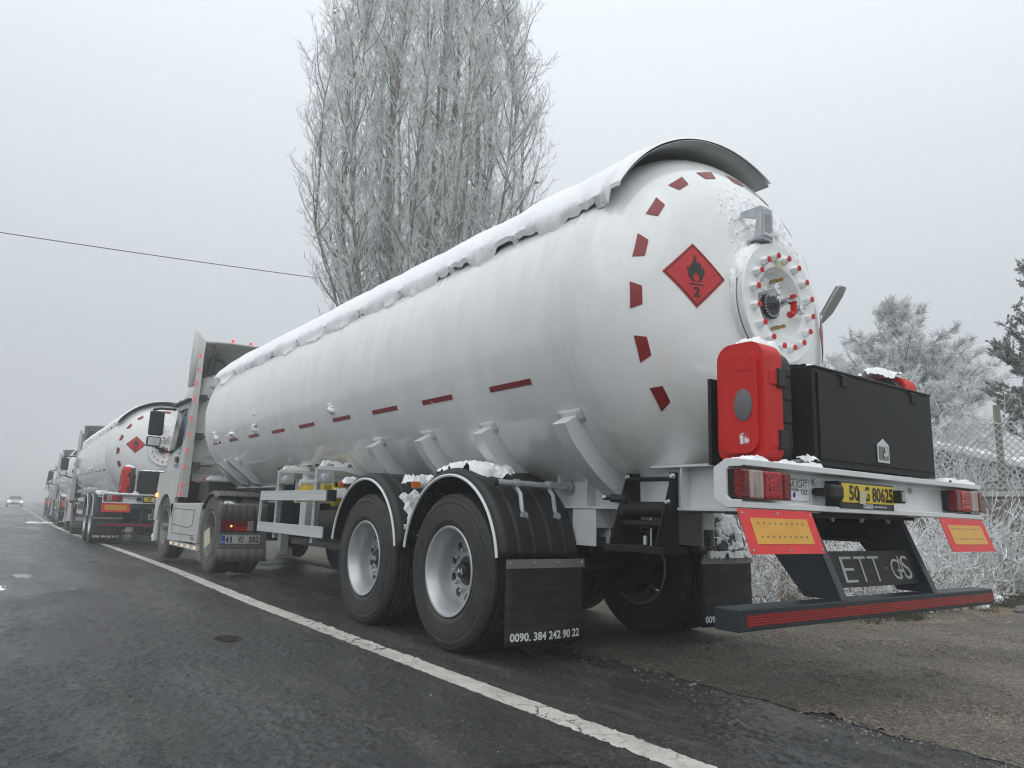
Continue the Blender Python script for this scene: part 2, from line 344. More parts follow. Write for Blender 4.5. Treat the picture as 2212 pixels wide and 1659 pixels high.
def npmesh(name, V, F, m, parent=None, kind=None, smooth=False):      # F: (n,k) array
    me = bpy.data.meshes.new(name); k = F.shape[1]
    me.vertices.add(len(V)); me.vertices.foreach_set('co', np.asarray(V, np.float32).ravel())
    me.loops.add(F.size); me.loops.foreach_set('vertex_index', F.astype(np.int32).ravel())
    me.polygons.add(len(F)); me.polygons.foreach_set('loop_start', np.arange(0, F.size, k, dtype=np.int32))
    if smooth: me.polygons.foreach_set('use_smooth', np.ones(len(F), bool))
    me.materials.append(M[m] if isinstance(m, str) else m); me.update(calc_edges=True); me.validate()
    o = bpy.data.objects.new(name, me); COL.objects.link(o)
    if parent is not None: o.parent = parent
    if kind: o['kind'] = kind
    return o
def nptubes(P, Rr, seg=3):     # P (n,k,3), Rr (n,k)
    n, k, _ = P.shape
    T = np.gradient(P, axis=1); T /= np.linalg.norm(T, axis=2, keepdims=True)+1e-9
    ref = np.where(np.abs(T[:, :1, 2:3]) > .9, np.array([1., 0, 0]), np.array([0, 0, 1.]))
    U = np.cross(T, ref); U /= np.linalg.norm(U, axis=2, keepdims=True)+1e-9; Wv = np.cross(T, U)
    a = np.arange(seg)*2*PI/seg
    V = P[:, :, None]+(U[:, :, None]*np.cos(a)[None, None, :, None]+Wv[:, :, None]*np.sin(a)[None, None, :, None])*Rr[:, :, None, None]
    idx = np.arange(n*k*seg).reshape(n, k, seg); nx = np.roll(idx, -1, axis=2)
    F = np.stack([idx[:, :-1], nx[:, :-1], nx[:, 1:], idx[:, 1:]], -1).reshape(-1, 4)
    return V.reshape(-1, 3), F
def join(parts):
    V = []; F = []; k = 0
    for v, f in parts: V.append(v); F.append(f+k); k += len(v)
    return np.concatenate(V), np.concatenate(F)

_tc = {}
def text2d(s, bold=0.0):
    key = (s, bold)
    if key in _tc: return _tc[key]
    cu = bpy.data.curves.new('t', 'FONT'); cu.body = s; cu.size = 1; cu.offset = bold; cu.resolution_u = 3
    ob = bpy.data.objects.new('t', cu); COL.objects.link(ob); bpy.context.view_layer.update()
    me = bpy.data.meshes.new_from_object(ob.evaluated_get(bpy.context.evaluated_depsgraph_get()))
    v = [(p.co.x, p.co.y) for p in me.vertices]; f = [tuple(p.vertices) for p in me.polygons]
    bpy.data.objects.remove(ob); bpy.data.curves.remove(cu); bpy.data.meshes.remove(me)
    x0 = min(a for a, b in v); x1 = max(a for a, b in v); y0 = min(b for a, b in v); y1 = max(b for a, b in v)
    _tc[key] = ([((a-x0)/(x1-x0), (b-y0)/(y1-y0)) for a, b in v], f); return _tc[key]
def text(name, s, fn, m, parent, bold=0.02, **k):       # fn(u,v) -> point, u,v in 0..1
    v, f = text2d(s, bold); b = MB(); b.add([fn(a, c) for a, c in v], f)
    return b.build(name, m, parent, smooth=False, recalc=False, **k)
def flatxz(x0, x1, z0, z1, y): return lambda u, v: (x0+(x1-x0)*u, y, z0+(z1-z0)*v)

def nz(x, y=0., z=0.): return noise.noise(Vector((x, y, z)))
def fbm(x, y, z=0., o=4):
    t = 0; a = .5
    for i in range(o): t += a*noise.noise(Vector((x, y, z))); x *= 2.1; y *= 2.1; z *= 2.1; a *= .5
    return t
def snow_patch(fn, nu, nv, thick, seed, parent, name='snow_crust', cover=.15, freq=(4, 4), edge=.18):
    """fn(u,v)->(pos,normal); a crust of uneven thickness that thins to nothing at ragged edges"""
    b = MB(); H = {}; nu = int(nu*1.6); nv = int(nv*1.6)
    for i in range(nu+1):
        for j in range(nv+1):
            u, v = i/nu, j/nv
            e = min(u, 1-u)/edge if edge else 1; e2 = min(v, 1-v)/edge if edge else 1
            q = min(1, e, e2); q = q*q*(3-2*q)
            h = fbm(u*freq[0]+seed, v*freq[1], seed*.37, 5)+cover+.45*(q-1)
            H[i, j] = math.sqrt(min(1, h*3.0))*(1+.35*fbm(u*freq[0]*2.2+seed, v*freq[1]*2.2, 1.7)+.3*abs(nz(u*freq[0]*5, v*freq[1]*5, seed))+.45*max(0, nz(u*freq[0]*11, v*freq[1]*11, seed))) if h > 0 else max(-.25, h*4)
    vs = []
    for i in range(nu+1):
        for j in range(nv+1):
            p, n = fn(i/nu, j/nv); vs.append(Vector(p)+Vector(n)*(thick*H[i, j]))
    fs = []
    for i in range(nu):
        for j in range(nv):
            if max(H[i, j], H[i+1, j], H[i, j+1], H[i+1, j+1]) > 0:
                fs.append((i*(nv+1)+j, (i+1)*(nv+1)+j, (i+1)*(nv+1)+j+1, i*(nv+1)+j+1))
    if not fs: return None
    b.add(vs, fs); o = b.build(name, 'snow', parent, kind='stuff' if parent is None or True else None)
    return o
def snow_on_box(x0, x1, y0, y1, z, thick, seed, parent, cover=.25, dens=40, f=6):
    return snow_patch(lambda u, v: ((x0+(x1-x0)*u, y0+(y1-y0)*v, z), (0, 0, 1)), max(6, int((x1-x0)*dens)), max(6, int((y1-y0)*dens)), thick, seed, parent, cover=cover, freq=((x1-x0)*f, (y1-y0)*f), edge=.1)
def bolt_mb(r=.012, h=.012, ax=1, c=(0, 0, 0), seg=6, sgn=-1):
    b = MB(); b.lathe([(0, 0), (r*1.5, 0), (r*1.5, sgn*h*.25), (r, sgn*h*.25), (r, sgn*h), (0, sgn*h*1.05)], c, ax, seg); return b

# ================================================================== ground, road
LX = [(-60, -1.60), (5, -1.59), (10, -1.43), (17, -1.24), (27, -1.19), (36, -.97), (52, -.43), (90, .9), (122, 2.0), (200, 5.8), (290, 11), (450, 24)]
GZ = [(-60, 0), (6, 0), (18, -.10), (33, -.15), (60, -.2), (115, -.26), (450, -.4)]
def _it(T, y):
    ys = [a for a, b in T]; k = max(0, min(len(T)-2, next((i for i in range(len(T)-1) if y <= T[i+1][0]), len(T)-2)))
    P = lambda i: T[max(0, min(len(T)-1, i))]
    t = (y-T[k][0])/(T[k+1][0]-T[k][0]); d = T[k+1][0]-T[k][0]
    def sl(i):
        a, b = P(i-1), P(i+1); return (b[1]-a[1])/(b[0]-a[0]) if b[0] != a[0] else 0
    m0, m1 = sl(k)*d, sl(k+1)*d
    if k == 0: m0 = 0; m1 = 0
    h = t*t*(3-2*t); return (2*t**3-3*t*t+1)*T[k][1]+(t**3-2*t*t+t)*m0+h*T[k+1][1]+(t**3-t*t)*m1
vb = lambda x: 1.55+(.073*(x-5.2)**2 if x > 5.2 else .05*(5.2-x))
lx = lambda y: _it(LX, y)
gz = lambda y: _it(GZ, y)
YS = [-20+i*.5 for i in range(120)]+[40+i*2 for i in range(55)]+[150+i*10 for i in range(28)]
def strip(name, xa, xb, nx, dz, m, ys=YS, kind='structure', jag=None):
    b = MB()
    vs = []
    for y in ys:
        for i in range(nx+1):
            x = lx(y)+1.6+xa+(xb-xa)*i/nx
            if jag and i == 0: x += jag(y)
            if jag and i == nx and jag(y) is None: pass
            vs.append((x, y, gz(y)+dz))
    fs = [(j*(nx+1)+i, j*(nx+1)+i+1, (j+1)*(nx+1)+i+1, (j+1)*(nx+1)+i) for j in range(len(ys)-1) for i in range(nx)]
    b.add(vs, fs); o = b.build(name, m, None, smooth=False, recalc=False); o['kind'] = kind; return o
b = MB(); NX, NY = 60, 60
xs = [-200+i*6.5 for i in range(NX+1)]; ys = sorted(set([-50, -30, -20, -10]+[i*3 for i in range(30)]+[90+i*12 for i in range(30)]))
b.add([(x, y, gz(y)-.02) for y in ys for x in xs], [(j*(NX+1)+i, j*(NX+1)+i+1, (j+1)*(NX+1)+i+1, (j+1)*(NX+1)+i) for j in range(len(ys)-1) for i in range(NX)])
g = b.build('ground', 'soil', None, smooth=False, recalc=False); g['kind'] = 'structure'
strip('road', -9.5, .9, 8, 0.0, 'asphalt')
fine = [-8+i*.06 for i in range(420)]+[17.3+i*.6 for i in range(120)]+[90+i*10 for i in range(20)]
strip('gravel_shoulder', .35, 4.2, 10, .004, 'gravel', fine, jag=lambda y: .20*fbm(y*.8, 3.1)+.10*fbm(y*5, 1.3)+.04*nz(y*22)-.77+1.05*min(1, max(0, (y-1.9)/1.6)))
# the open gravelled yard entrance beside the camera
b = MB(); pts = []
for i in range(81):
    x = 4.0+i*.25; pts.append((x, vb(x)+.25+.2*fbm(x*1.3, 7.7)))
vs = [(4.0+i*.25, -16, .0035) for i in range(81)]+[(p[0], p[1], .0035) for p in pts]
b.add(vs, [(i, i+1, 82+i, 81+i) for i in range(80)]); g = b.build('gravel_yard', 'gravel', None, smooth=False, recalc=False); g['kind'] = 'structure'
# white edge line, ragged edges
b = MB(); vs = []
yy = [-8+i*.03 for i in range(900)]+[19+i*.3 for i in range(250)]+[94+i*4 for i in range(40)]
for y in yy:
    w = .078; j = .006 if y < 19 else 0
    x = lx(y)
    vs += [(x-w+j*2*nz(y*14, 1)+j*nz(y*50, 5), y, gz(y)+.004), (x+w+j*2*nz(y*14, 9)+j*nz(y*50, 3), y, gz(y)+.004)]
b.add(vs, [(2*i, 2*i+1, 2*i+3, 2*i+2) for i in range(len(yy)-1)]); g = b.build('road_edge_line', 'line', None, smooth=False, recalc=False); g['kind'] = 'structure'
strip('far_edge_line', -7.6, -7.45, 1, .004, 'line')
# real relief close to the camera: coarse worn asphalt and loose gravel
def gnoise(nx, ny, dx, dy, L, seed):
    r = np.random.default_rng(seed); w = np.fft.rfft2(r.normal(size=(nx, ny)))
    kx = np.fft.fftfreq(nx, dx)[:, None]; ky = np.fft.rfftfreq(ny, dy)[None]
    a = np.fft.irfft2(w*np.exp(-2*(PI*L)**2*(kx**2+ky**2)*.5), (nx, ny)); return a/a.std()
def relief(name, x0, x1, y0, y1, d, base, m, seed, amp, keep=None, hole=None, fy=.25):
    nx, ny = int((x1-x0)/d), int((y1-y0)/d); X = x0+(np.arange(nx)+.5)*(x1-x0)/nx; Y = y0+(np.arange(ny)+.5)*(y1-y0)/ny
    h = sum(a*gnoise(nx, ny, d, d, L, seed+i) for i, (L, a) in enumerate(amp)); h += .35*np.abs(h)
    w = np.minimum(1, np.minimum(np.minimum(X-x0, x1-X)[:, None]/.25, np.minimum((Y-y0)/.25, (y1-Y)/fy)[None]))
    h = base+np.maximum(h*w+.0025*w, -.0005)
    if hole: q = ((X[:, None]-hole[0])/hole[2])**2+((Y[None]-hole[1])/hole[3])**2; h = h*np.clip(q-1, 0, 1)+.001*(1-np.clip(q-1, 0, 1))
    h = h+np.array([gz(float(y)) for y in Y])[None]
    V = np.stack([np.broadcast_to(X[:, None], h.shape), np.broadcast_to(Y[None], h.shape), h], -1).reshape(-1, 3)
    I = np.arange(nx*ny).reshape(nx, ny); F = np.stack([I[:-1, :-1], I[1:, :-1], I[1:, 1:], I[:-1, 1:]], -1)
    if keep is not None: F = F[keep(X[:-1, None], Y[None, :-1])]
    F = F.reshape(-1, 4); o = npmesh(name, V, F, m, None, 'structure', True); return X, Y, h
yg_ = np.linspace(-2, 8, 2000); jg = np.array([1.6+lx(y)+.35+.20*fbm(y*.8, 3.1)+.10*fbm(y*5, 1.3)+.04*nz(y*22)-.77+1.05*min(1, max(0, (y-1.9)/1.6)) for y in yg_])
def line_on(RX, RY, RH, y0, y1):
    SX = np.linspace(-1.70, -1.36, 60); iy = np.where((RY > y0) & (RY < y1))[0]; LV = []
    for j in iy:
        y = RY[j]; c = lx(y); ea = c-.078+.008*nz(y*14, 1)+.006*nz(y*50, 5); eb = c+.078+.008*nz(y*14, 9)+.006*nz(y*50, 3)
        xx = np.clip(SX, ea, eb); LV.append(np.stack([xx, np.full(60, y), np.interp(xx, RX, RH[:, j])+.0012], 1))
    I = np.arange(len(iy)*60).reshape(-1, 60); F = np.stack([I[:-1, :-1], I[:-1, 1:], I[1:, 1:], I[1:, :-1]], -1).reshape(-1, 4)
    V = np.concatenate(LV); ok = V[F[:, 1], 0]-V[F[:, 0], 0] > 1e-5; npmesh('road_edge_line', V, F[ok], 'line', None, 'structure', True)
on_road = lambda X, Y: X < np.interp(Y, yg_, jg)+.05+0*X
r1 = relief('road', -4.5, .35, -1.3, 3.3, .0112, .0, 'asphalt', 11, ((.006, .0016), (.016, .0017), (.05, .0012), (.3, .0015)), on_road, (-2.35, 3.50, .10, .155))
r2 = relief('road', -4.6, .5, 2.9, 9.5, .021, .0, 'asphalt', 21, ((.010, .0017), (.022, .0018), (.05, .0012), (.3, .0015)), on_road, (-2.35, 3.50, .10, .155), 4.0)
line_on(*r1, -1.25, 3.1); line_on(*r2, 3.09, 9.3)
relief('gravel_shoulder', -.8, 5.6, -1.6, 2.1, .0135, .0005, 'gravel', 51, ((.007, .0024), (.018, .0030), (.06, .003), (.35, .005)), lambda X, Y: X > np.interp(Y, yg_, jg)+0*X)
# small round pothole holding water
b = MB(); b.add([(-2.35+.085*math.cos(a)*(1+.06*math.sin(3*a)), 3.50+.14*math.sin(a), .005) for a in [2*PI*i/40 for i in range(40)]], [tuple(range(40))])
g = b.build('puddle', 'water', None, smooth=False, recalc=False); g['kind'] = 'structure'
for (px, py, rx_, ry_, sd) in ((-3.30, 9.0, .10, .30, 2), (-2.95, 7.2, .05, .14, 5)):
    b = MB(); b.add([(px+rx_*math.cos(a)*(1+.5*nz(math.cos(a)*2+sd, math.sin(a)*2)), py+ry_*math.sin(a)*(1+.5*nz(math.cos(a)*2, math.sin(a)*2+sd)), gz(py)+.004) for a in [2*PI*i/60 for i in range(60)]], [tuple(range(60))])
    g = b.build('puddle', 'water', None, smooth=False, recalc=False); g['kind'] = 'structure'

# ================================================================== wheels
TR = 0.532
def tyre_mb(w=.29):
    b = MB(); h = w/2
    prof = [(.290, -h*.70), (.300, -h*.86), (.308, -h*.90), (.311, -h*.87), (.318, -h*.93), (.34, -h*.98), (.352, -h*1.0), (.355, -h*.985), (.41, -h*1.0), (.448, -h*.985), (.451, -h*.965), (.47, -h*.96), (.474, -h*.975), (.480, -h*.95), (.494, -h*.935), (.498, -h*.90), (.507, -h*.90), (.511, -h*.86), (.524, -h*.80)]
    for k in range(5):
        a = -h*.80+(k)*(h*1.6/5); c = a+h*1.6/5
        prof += [(TR-.004, a+.006), (TR, a+.02), (TR, c-.012), (TR-.004, c-.006)] + ([(TR-.016, c-.004), (TR-.016, c+.003)] if k < 4 else [])
    prof += [(.524, h*.80), (.507, h*.90), (.47, h*.96), (.41, h), (.34, h*.98), (.300, h*.88), (.290, h*.70)]
    b.lathe(prof, (0, 0, 0), 0, 72, closed=True); return b
def rim_mb():   # outer side towards -X, disc sits far inside
    b = MB()
    b.lathe([(.296, -.118), (.305, -.130), (.308, -.137), (.303, -.142), (.290, -.139), (.276, -.120), (.270, -.09), (.258, -.07), (.250, -.02), (.246, .02), (.240, .035), (.240, .12), (.262, .13)], (0, 0, 0), 0, 64)
    return b
def disc_mb(x=.015, nh=10):
    loops = [[Vector((.243*math.cos(2*PI*i/60), .243*math.sin(2*PI*i/60), 0)) for i in range(60)]]
    hol = []
    for k in range(nh):
        a = 2*PI*(k+.5)/nh; hol.append([Vector((.195*math.cos(a)+.033*math.cos(t), .195*math.sin(a)+.033*math.sin(t), 0)) for t in [-2*PI*j/14 for j in range(14)]])
    inner = [Vector((.10*math.cos(-2*PI*i/30), .10*math.sin(-2*PI*i/30), 0)) for i in range(30)]
    allp = loops+hol+[inner]; tri = tessellate_polygon(allp); flat = [p for l in allp for p in l]
    def dx(p): r = p.length; return x-.012*(1 if r < .15 else 0)
    b = MB(); b.add([(dx(p), p.x, p.y) for p in flat], tri)
    k = 60
    for h in hol:
        vs = [(x, p.x, p.y) for p in h]+[(x+.014, p.x, p.y) for p in h]; m = len(h); b.add(vs, [(i, (i+1) % m, (i+1) % m+m, i+m) for i in range(m)])
    return b
def hub_mb(x=.015, out=.09):
    b = MB(); b.lathe([(.10, x), (.098, x-.012), (.060, x-.02), (.056, x-out), (.048, x-out-.010), (0, x-out-.012)], (0, 0, 0), 0, 32)
    b.lathe([(.105, x+.03), (.20, x+.06), (.215, x+.12), (0, x+.12)], (0, 0, 0), 0, 32)
    return b
WP = {}
def wheel(parent, x, y, side, tm='rubber', rm='rim', hub='ink', logo=None, steer=False, txt=None):
    """dual wheel: outer tyre centre at x, inner one further in; side -1 = left of vehicle"""
    O = Vector(parent['_o']); w = bpy.data.objects.new('wheel', None); COL.objects.link(w); w.parent = parent; w.empty_display_size = .1
    w.location = Vector((x, y, TR))-O; w['_o'] = (0, 0, 0)
    if side > 0: w.rotation_euler = (0, 0, PI)
    key = (tm, rm, steer)
    if key not in WP:
        t = tyre_mb().build('tyre', tm, w); r = rim_mb().build('rim', rm, w)
        d = disc_mb(.03 if not steer else -.03).build('wheel_disc', rm, w); h = hub_mb(.03 if not steer else -.03, .055 if not steer else .12).build('hub', hub if not steer else rm, w)
        nb = MB()
        for k in range(10):
            a = 2*PI*k/10; nb.lathe([(0, 0), (.016, 0), (.015, -.016), (.009, -.024), (0, -.024)], (.017 if not steer else -.044, .147*math.cos(a), .147*math.sin(a)), 0, 8)
        n = nb.build('wheel_nuts', rm, w); n['kind'] = 'stuff'
        WP[key] = (t, r, d, h, n)
    else:
        for o in WP[key]:
            c = o.copy(); COL.objects.link(c); c.parent = w
    if not steer:
        t0 = WP[key][0].copy(); COL.objects.link(t0); t0.parent = w; t0.location = (.325, 0, 0)
        r0 = WP[key][1].copy(); COL.objects.link(r0); r0.parent = w; r0.location = (.325, 0, 0); r0.rotation_euler = (0, 0, PI)
    if logo: text('lettering', 'A+L', lambda u, v: (-.0385, .036-.072*u, -.020+.040*v), 'wprint', w, .02)
    if txt:
        def f(u, v):
            a = R_(txt[1])+(R_(txt[2])-R_(txt[1]))*u; r = .385+.075*v; return (-.1465, -r*math.cos(a) if False else r*math.cos(a), r*math.sin(a))
        text('lettering', txt[0], f, 'ink', w, .03)
    return w
def mudguard(parent, x0, x1, yc, zc, r, a0, a1, m='black', ribs=4, trim=True, lipside=-1, seg=40):
    """arched guard; angles measured from +Y (front) upward; side profile is round-shouldered"""
    b = MB()
    def f(u, v):
        a = R_(a0+(a1-a0)*u); x = x0+(x1-x0)*v
        rr = r
        e = min(v, 1-v)*(x1-x0)
        if e < .05: rr = r-.05*(1-math.sqrt(max(0, 1-(1-e/.05)**2)))
        if ribs:
            q = (v*(ribs+1)) % 1
            if .0 < min(q, 1-q)*(x1-x0)/(ribs+1) < .004 and .08 < v < .92: rr -= .006
        return (x, yc+rr*math.cos(a), zc+rr*math.sin(a)*1.0)
    cols = sorted(set([0, .01, .03, .05, .08]+[1-q for q in (0, .01, .03, .05, .08)]+[k/(ribs+1)+d for k in range(1, ribs+1) for d in (-.02, -.005, 0, .005, .02)]+[k/12 for k in range(13)]))
    vs = [f(i/seg, v) for i in range(seg+1) for v in cols]; n = len(cols)
    fs = [(i*n+j, (i+1)*n+j, (i+1)*n+j+1, i*n+j+1) for i in range(seg) for j in range(n-1)]
    b.add(vs, fs); g = b.build('mudguard', m, parent, solid=.006)
    if trim:
        xl = x0 if lipside < 0 else x1
        t = MB(); pts = [(xl-.004*(-lipside), yc+(r-.052)*math.cos(R_(a)), zc+(r-.052)*math.sin(R_(a))) for a in np.linspace(a0, a1, 50)]
        t.tube(pts, .0115, 6); t.build('edge_trim', 'wprint', g)
    return g

# ================================================================== tank trailer
TZ, TRD, YR, YF, DD = 2.24, 1.2, 1.22, 9.72, .60       # tank axis height, radius, seam planes, dish depth
def dish(x, z, off=0.0):       # point on the rear dish
    q = max(0.0, 1-(x*x+(z-TZ)**2)/TRD**2); y = YR-DD*math.sqrt(q)
    n = Vector((x/TRD**2, (y-YR)/DD**2, (z-TZ)/TRD**2)).normalized(); return Vector((x, y, z))+n*off
def shell(deg, y, off=0.0):    # point on the cylinder, left side, degrees above horizontal
    a = R_(deg); n = Vector((-math.cos(a), 0, math.sin(a))); return Vector((0, y, TZ))+n*(TRD+off)
def decal(poly, fn, name, m, parent, sub=3, off=.004):
    import bmesh
    me = bpy.data.meshes.new(name); tri = tessellate_polygon([[Vector((p[0], p[1], 0)) for p in poly]])
    me.from_pydata([(p[0], p[1], 0) for p in poly], [], [tuple(t) for t in tri])
    bm = bmesh.new(); bm.from_mesh(me)
    for _ in range(sub): bmesh.ops.subdivide_edges(bm, edges=[e for e in bm.edges if e.calc_length() > .03], cuts=1, use_grid_fill=True)
    bmesh.ops.triangulate(bm, faces=bm.faces)
    vs = [fn(v.co.x, v.co.y, off) for v in bm.verts]; bm.verts.index_update(); fs = [tuple(v.index for v in f.verts) for f in bm.faces]
    bm.free(); bpy.data.meshes.remove(me)
    b = MB(); b.add(vs, fs); return b.build(name, m, parent, recalc=False)
FL = [(-.02, -.42), (-.20, -.33), (-.30, -.15), (-.33, .02), (-.27, .22), (-.34, .13), (-.37, .34), (-.28, .24), (-.17, .52), (-.20, .34), (-.10, .62), (-.03, .78), (.0, 1.0), (.08, .80), (.06, .62), (.14, .50), (.15, .66), (.27, .44), (.22, .30), (.30, .26), (.32, .44), (.38, .18), (.36, -.02), (.31, .06), (.27, -.22), (.16, -.36), (.02, -.42), (.10, -.30), (.16, -.14), (.12, -.02), (.10, -.14), (.05, .02), (.0, .14), (-.05, .0), (-.08, -.12), (-.13, .0), (-.15, -.16), (-.10, -.30)]
def placard(cx, cz, parent, size=.205, tag='hazard_placard'):
    D = lambda k: [(cx, cz+k), (cx+k, cz), (cx, cz-k), (cx-k, cz)]
    pl = decal(D(size), dish, tag, 'redh', parent, 5, .003)
    k0, k1 = size*.94, size*.90
    for i in range(4):
        a, b2 = D(k0)[i], D(k0)[(i+1) % 4]; c, d = D(k1)[(i+1) % 4], D(k1)[i]
        decal([a, b2, c, d], dish, 'border_line', 'ink', pl, 5, .0055)
    decal([(cx+x*.155, cz+.005+y*.128) for x, y in FL], dish, 'flame_symbol', 'ink', pl, 3, .0055)
    decal([(cx-.05, cz-.057), (cx+.05, cz-.057), (cx+.05, cz-.064), (cx-.05, cz-.064)], dish, 'base_line', 'ink', pl, 2, .0055)
    text('numeral', '2', lambda u, v: dish(cx-.022+.044*u, cz-.138+.062*v, .0055), 'ink', pl, .035)
    return pl

def make_trailer(label, detail=2, upright=False, lettered=True):
    T = thing('tank_trailer', (0, 5, 0), label, 'tank trailer', 'tank trailers parked in the queue')
    # --- shell with its weld seams
    b = MB(); prof = []
    for i in range(25):
        a = R_(90-i*90/24); prof.append((TRD*math.cos(a), YR-DD*math.sin(a)))
    for ys in (YR+.06, 2.95, 4.85, 6.9, 8.6, YF-.06):
        prof += [(TRD, ys-.05), (TRD, ys-.02), (TRD+.003, ys-.007), (TRD+.003, ys+.007), (TRD, ys+.02), (TRD, ys+.05)]
    for i in range(1, 25):
        a = R_(i*90/24); prof.append((TRD*math.cos(a), YF+DD*math.sin(a)))
    prof = [(max(r, 1e-4), y) for r, y in prof]; b.lathe(prof, (0, 0, TZ), 1, 128); b.build('tank_shell', 'tank', T)
    # --- retroreflective marks round the dish and along the side
    for k in range(-3, 10):
        a = R_(16.9+18.25*k-.3)
        def P(r, da): q = a+da/r; return (-r*math.cos(q), TZ+r*math.sin(q))
        P2 = lambda r, da: (-r*math.cos(a+da/r), TZ+r*math.sin(a+da/r))
        decal([P2(1.012, -.082), P2(1.012, .082), P2(.952, .055), P2(.952, -.055)], dish, 'reflective_mark', 'redm', T, 3, .003)
    for (ya, yb) in ((1.68, 2.15), (2.645, 3.10), (3.53, 4.01), (4.49, 4.91), (5.40, 5.84), (6.31, 6.75), (7.24, 7.66), (8.15, 8.55), (9.0, 9.40)):
        b = MB(); t = -21.3; b.surf(lambda u, v: shell(t-1.9*v+(ya-1.7)*.27, ya+(yb-ya)*u, .003), 4, 1); b.build('reflective_mark', 'redm', T, recalc=False)
    placard(-.638, 2.37, T); pr = placard(.93, 2.27, T)
    # --- manhole: neck, flange, studs, gauges
    cx, cz = -.01, 2.29; fy = .575
    b = MB(); b.lathe([(.37, .74), (.37, fy+.035), (.385, fy+.03), (.385, fy-.005), (.38, fy-.01), (.232, fy-.01), (.228, fy-.004), (.222, fy+.02), (.20, fy+.045), (.12, fy+.065), (0, fy+.07)], (cx, 0, cz), 1, 72)
    mh = b.build('manhole_cover', 'tank', T)
    b = MB(); b.lathe([(.385, fy+.085), (.392, fy+.08), (.392, fy+.045), (.385, fy+.04)], (cx, 0, cz), 1, 72); b.build('flange_ring', 'tank', mh)
    for k in range(16):
        a = 2*PI*(k+.5)/16+.05; c = (cx+.292*math.cos(a), fy-.01, cz+.292*math.sin(a))
        b = MB(); b.lathe([(0, 0), (.034, 0), (.034, -.004), (.028, -.004), (.028, -.026), (.025, -.030), (.018, -.030), (.018, -.046)], c, 1, 6); st = b.build('stud_bolt', 'tank', mh, bevel=0)
        if True:
            b = MB(); b.lathe([(.0185, -.044), (.0185, -.050), (0, -.051)], c, 1, 12); b.build('stud_cap', 'redp', mh)
    b = MB(); b.lathe([(.0, 0), (.088, 0), (.088, -.016), (.083, -.02), (0, -.02)], (cx-.06, fy+.03, cz-.02), 1, 32); b.build('level_gauge_dial', 'ink', mh)
    b = MB(); c = (cx-.06, fy+.008, cz-.02)
    for k in range(24):
        a = 2*PI*k/24; b.prism([(c[0]+r*math.cos(a+d), c[2]+r*math.sin(a+d)) for r, d in ((.066, -.04), (.078, -.04), (.078, .04), (.066, .04))], 1, c[1]-.001, c[1]+.003)
    b.build('dial_marks', 'wprint', mh, kind='stuff')
    for (gx, gzz, gr, gd) in ((-.155, .035, .038, .09), (.165, -.02, .032, .05)):
        c = (cx+gx, fy-.01, cz+gzz)
        b = MB(); b.lathe([(.012, .06), (.012, -gd*.4), (gr, -gd*.4), (gr, -gd), (gr*.88, -gd-.003), (gr*.85, -gd+.002), (0, -gd+.002)], c, 1, 28); gg = b.build('pressure_gauge', 'steel', mh)
        b = MB(); b.lathe([(gr*.85, -gd), (0, -gd)], c, 1, 24); b.build('gauge_face', 'dial', mh)
        b = MB(); b.tube([(c[0], c[1]-gd-.002, c[2]), (c[0]+gr*.5, c[1]-gd-.002, c[2]+gr*.4)], .0025, 4); b.build('gauge_needle', 'ink', mh)
    b = MB(); c = (cx+.0, fy-.02, cz-.0)
    b.lathe([(.03, .05), (.03, .0), (.022, 0), (.022, -.05), (.012, -.05), (.012, -.10), (0, -.10)], c, 1, 12); b.build('valve_stem', 'steel', mh)
    b = MB(); b.box(c[0]+.005, c[0]+.035, c[1]-.085, c[1]-.05, c[2]-.08, c[2]+.04); b.tube([(c[0]+.02, c[1]-.065, c[2]-.08), (c[0]-.03, c[1]-.07, c[2]-.10)], [.018, .022], 10)
    b.build('valve_handle', 'redp', mh, bevel=.006)
    for dz in (.145, -.16):
        b = MB(); b.tube([(cx-.02, fy+.04, cz+dz), (cx-.02, fy-.01, cz+dz)], .014, 8); b.tube([(cx-.02, fy-.01, cz+dz), (cx-.02, fy-.05, cz+dz)], .009, 8); b.tube([(cx-.02, fy-.03, cz+dz), (cx-.02, fy-.042, cz+dz)], .014, 6); b.build('brass_nipple', 'brass', mh)
    b = MB(); b.box(cx-.04, cx+.03, fy-.014, fy-.011, cz+.225, cz+.275); b.build('paper_tag', 'paper', mh)
    b = MB()
    b.lathe([(.045, -.012), (.045, .012), (.026, .012), (.026, -.012)], (cx, fy+.02, cz+.43), 1, 24, closed=True); b.build('lifting_eye', 'tank', mh)
    # --- identification plate on its bracket
    b = MB(); b.prism([(.70, 2.88), (.55, 2.88), (.55, 2.68), (.63, 2.665), (.60, 2.70), (.585, 2.80), (.66, 2.83), (.70, 2.84)], 0, -.215, -.205)
    b.box(-.21, -.095, .545, .555, 2.68, 2.88); b.box(-.21, -.09, .55, .66, 2.668, 2.68); ip = b.build('identification_bracket', 'zinc', T, bevel=.003)
    b = MB(); b.box(-.203, -.103, .539, .543, 2.69, 2.865); pl = b.build('engraved_plate', 'alu', ip)
    text('lettering', 'ETT GAS', flatxz(-.185, -.12, 2.843, 2.857, .5375), 'blue', ip)
    b = MB()
    for k in range(9): b.box(-.195, -.11-(k % 3)*.01, .537, .5385, 2.825-k*.014, 2.829-k*.014)
    b.build('engraved_lines', 'ink', ip, kind='stuff')
    # --- sun shield along the top, with hooks and snow
    b = MB(); RS = TRD+.040
    def sh(u, v):
        a = R_(32+(90+24-32)*v); y = .93+(8.97)*u
        return (-RS*math.cos(a), y+(.06*abs(v-.5) if u == 0 else 0), TZ+RS*math.sin(a))
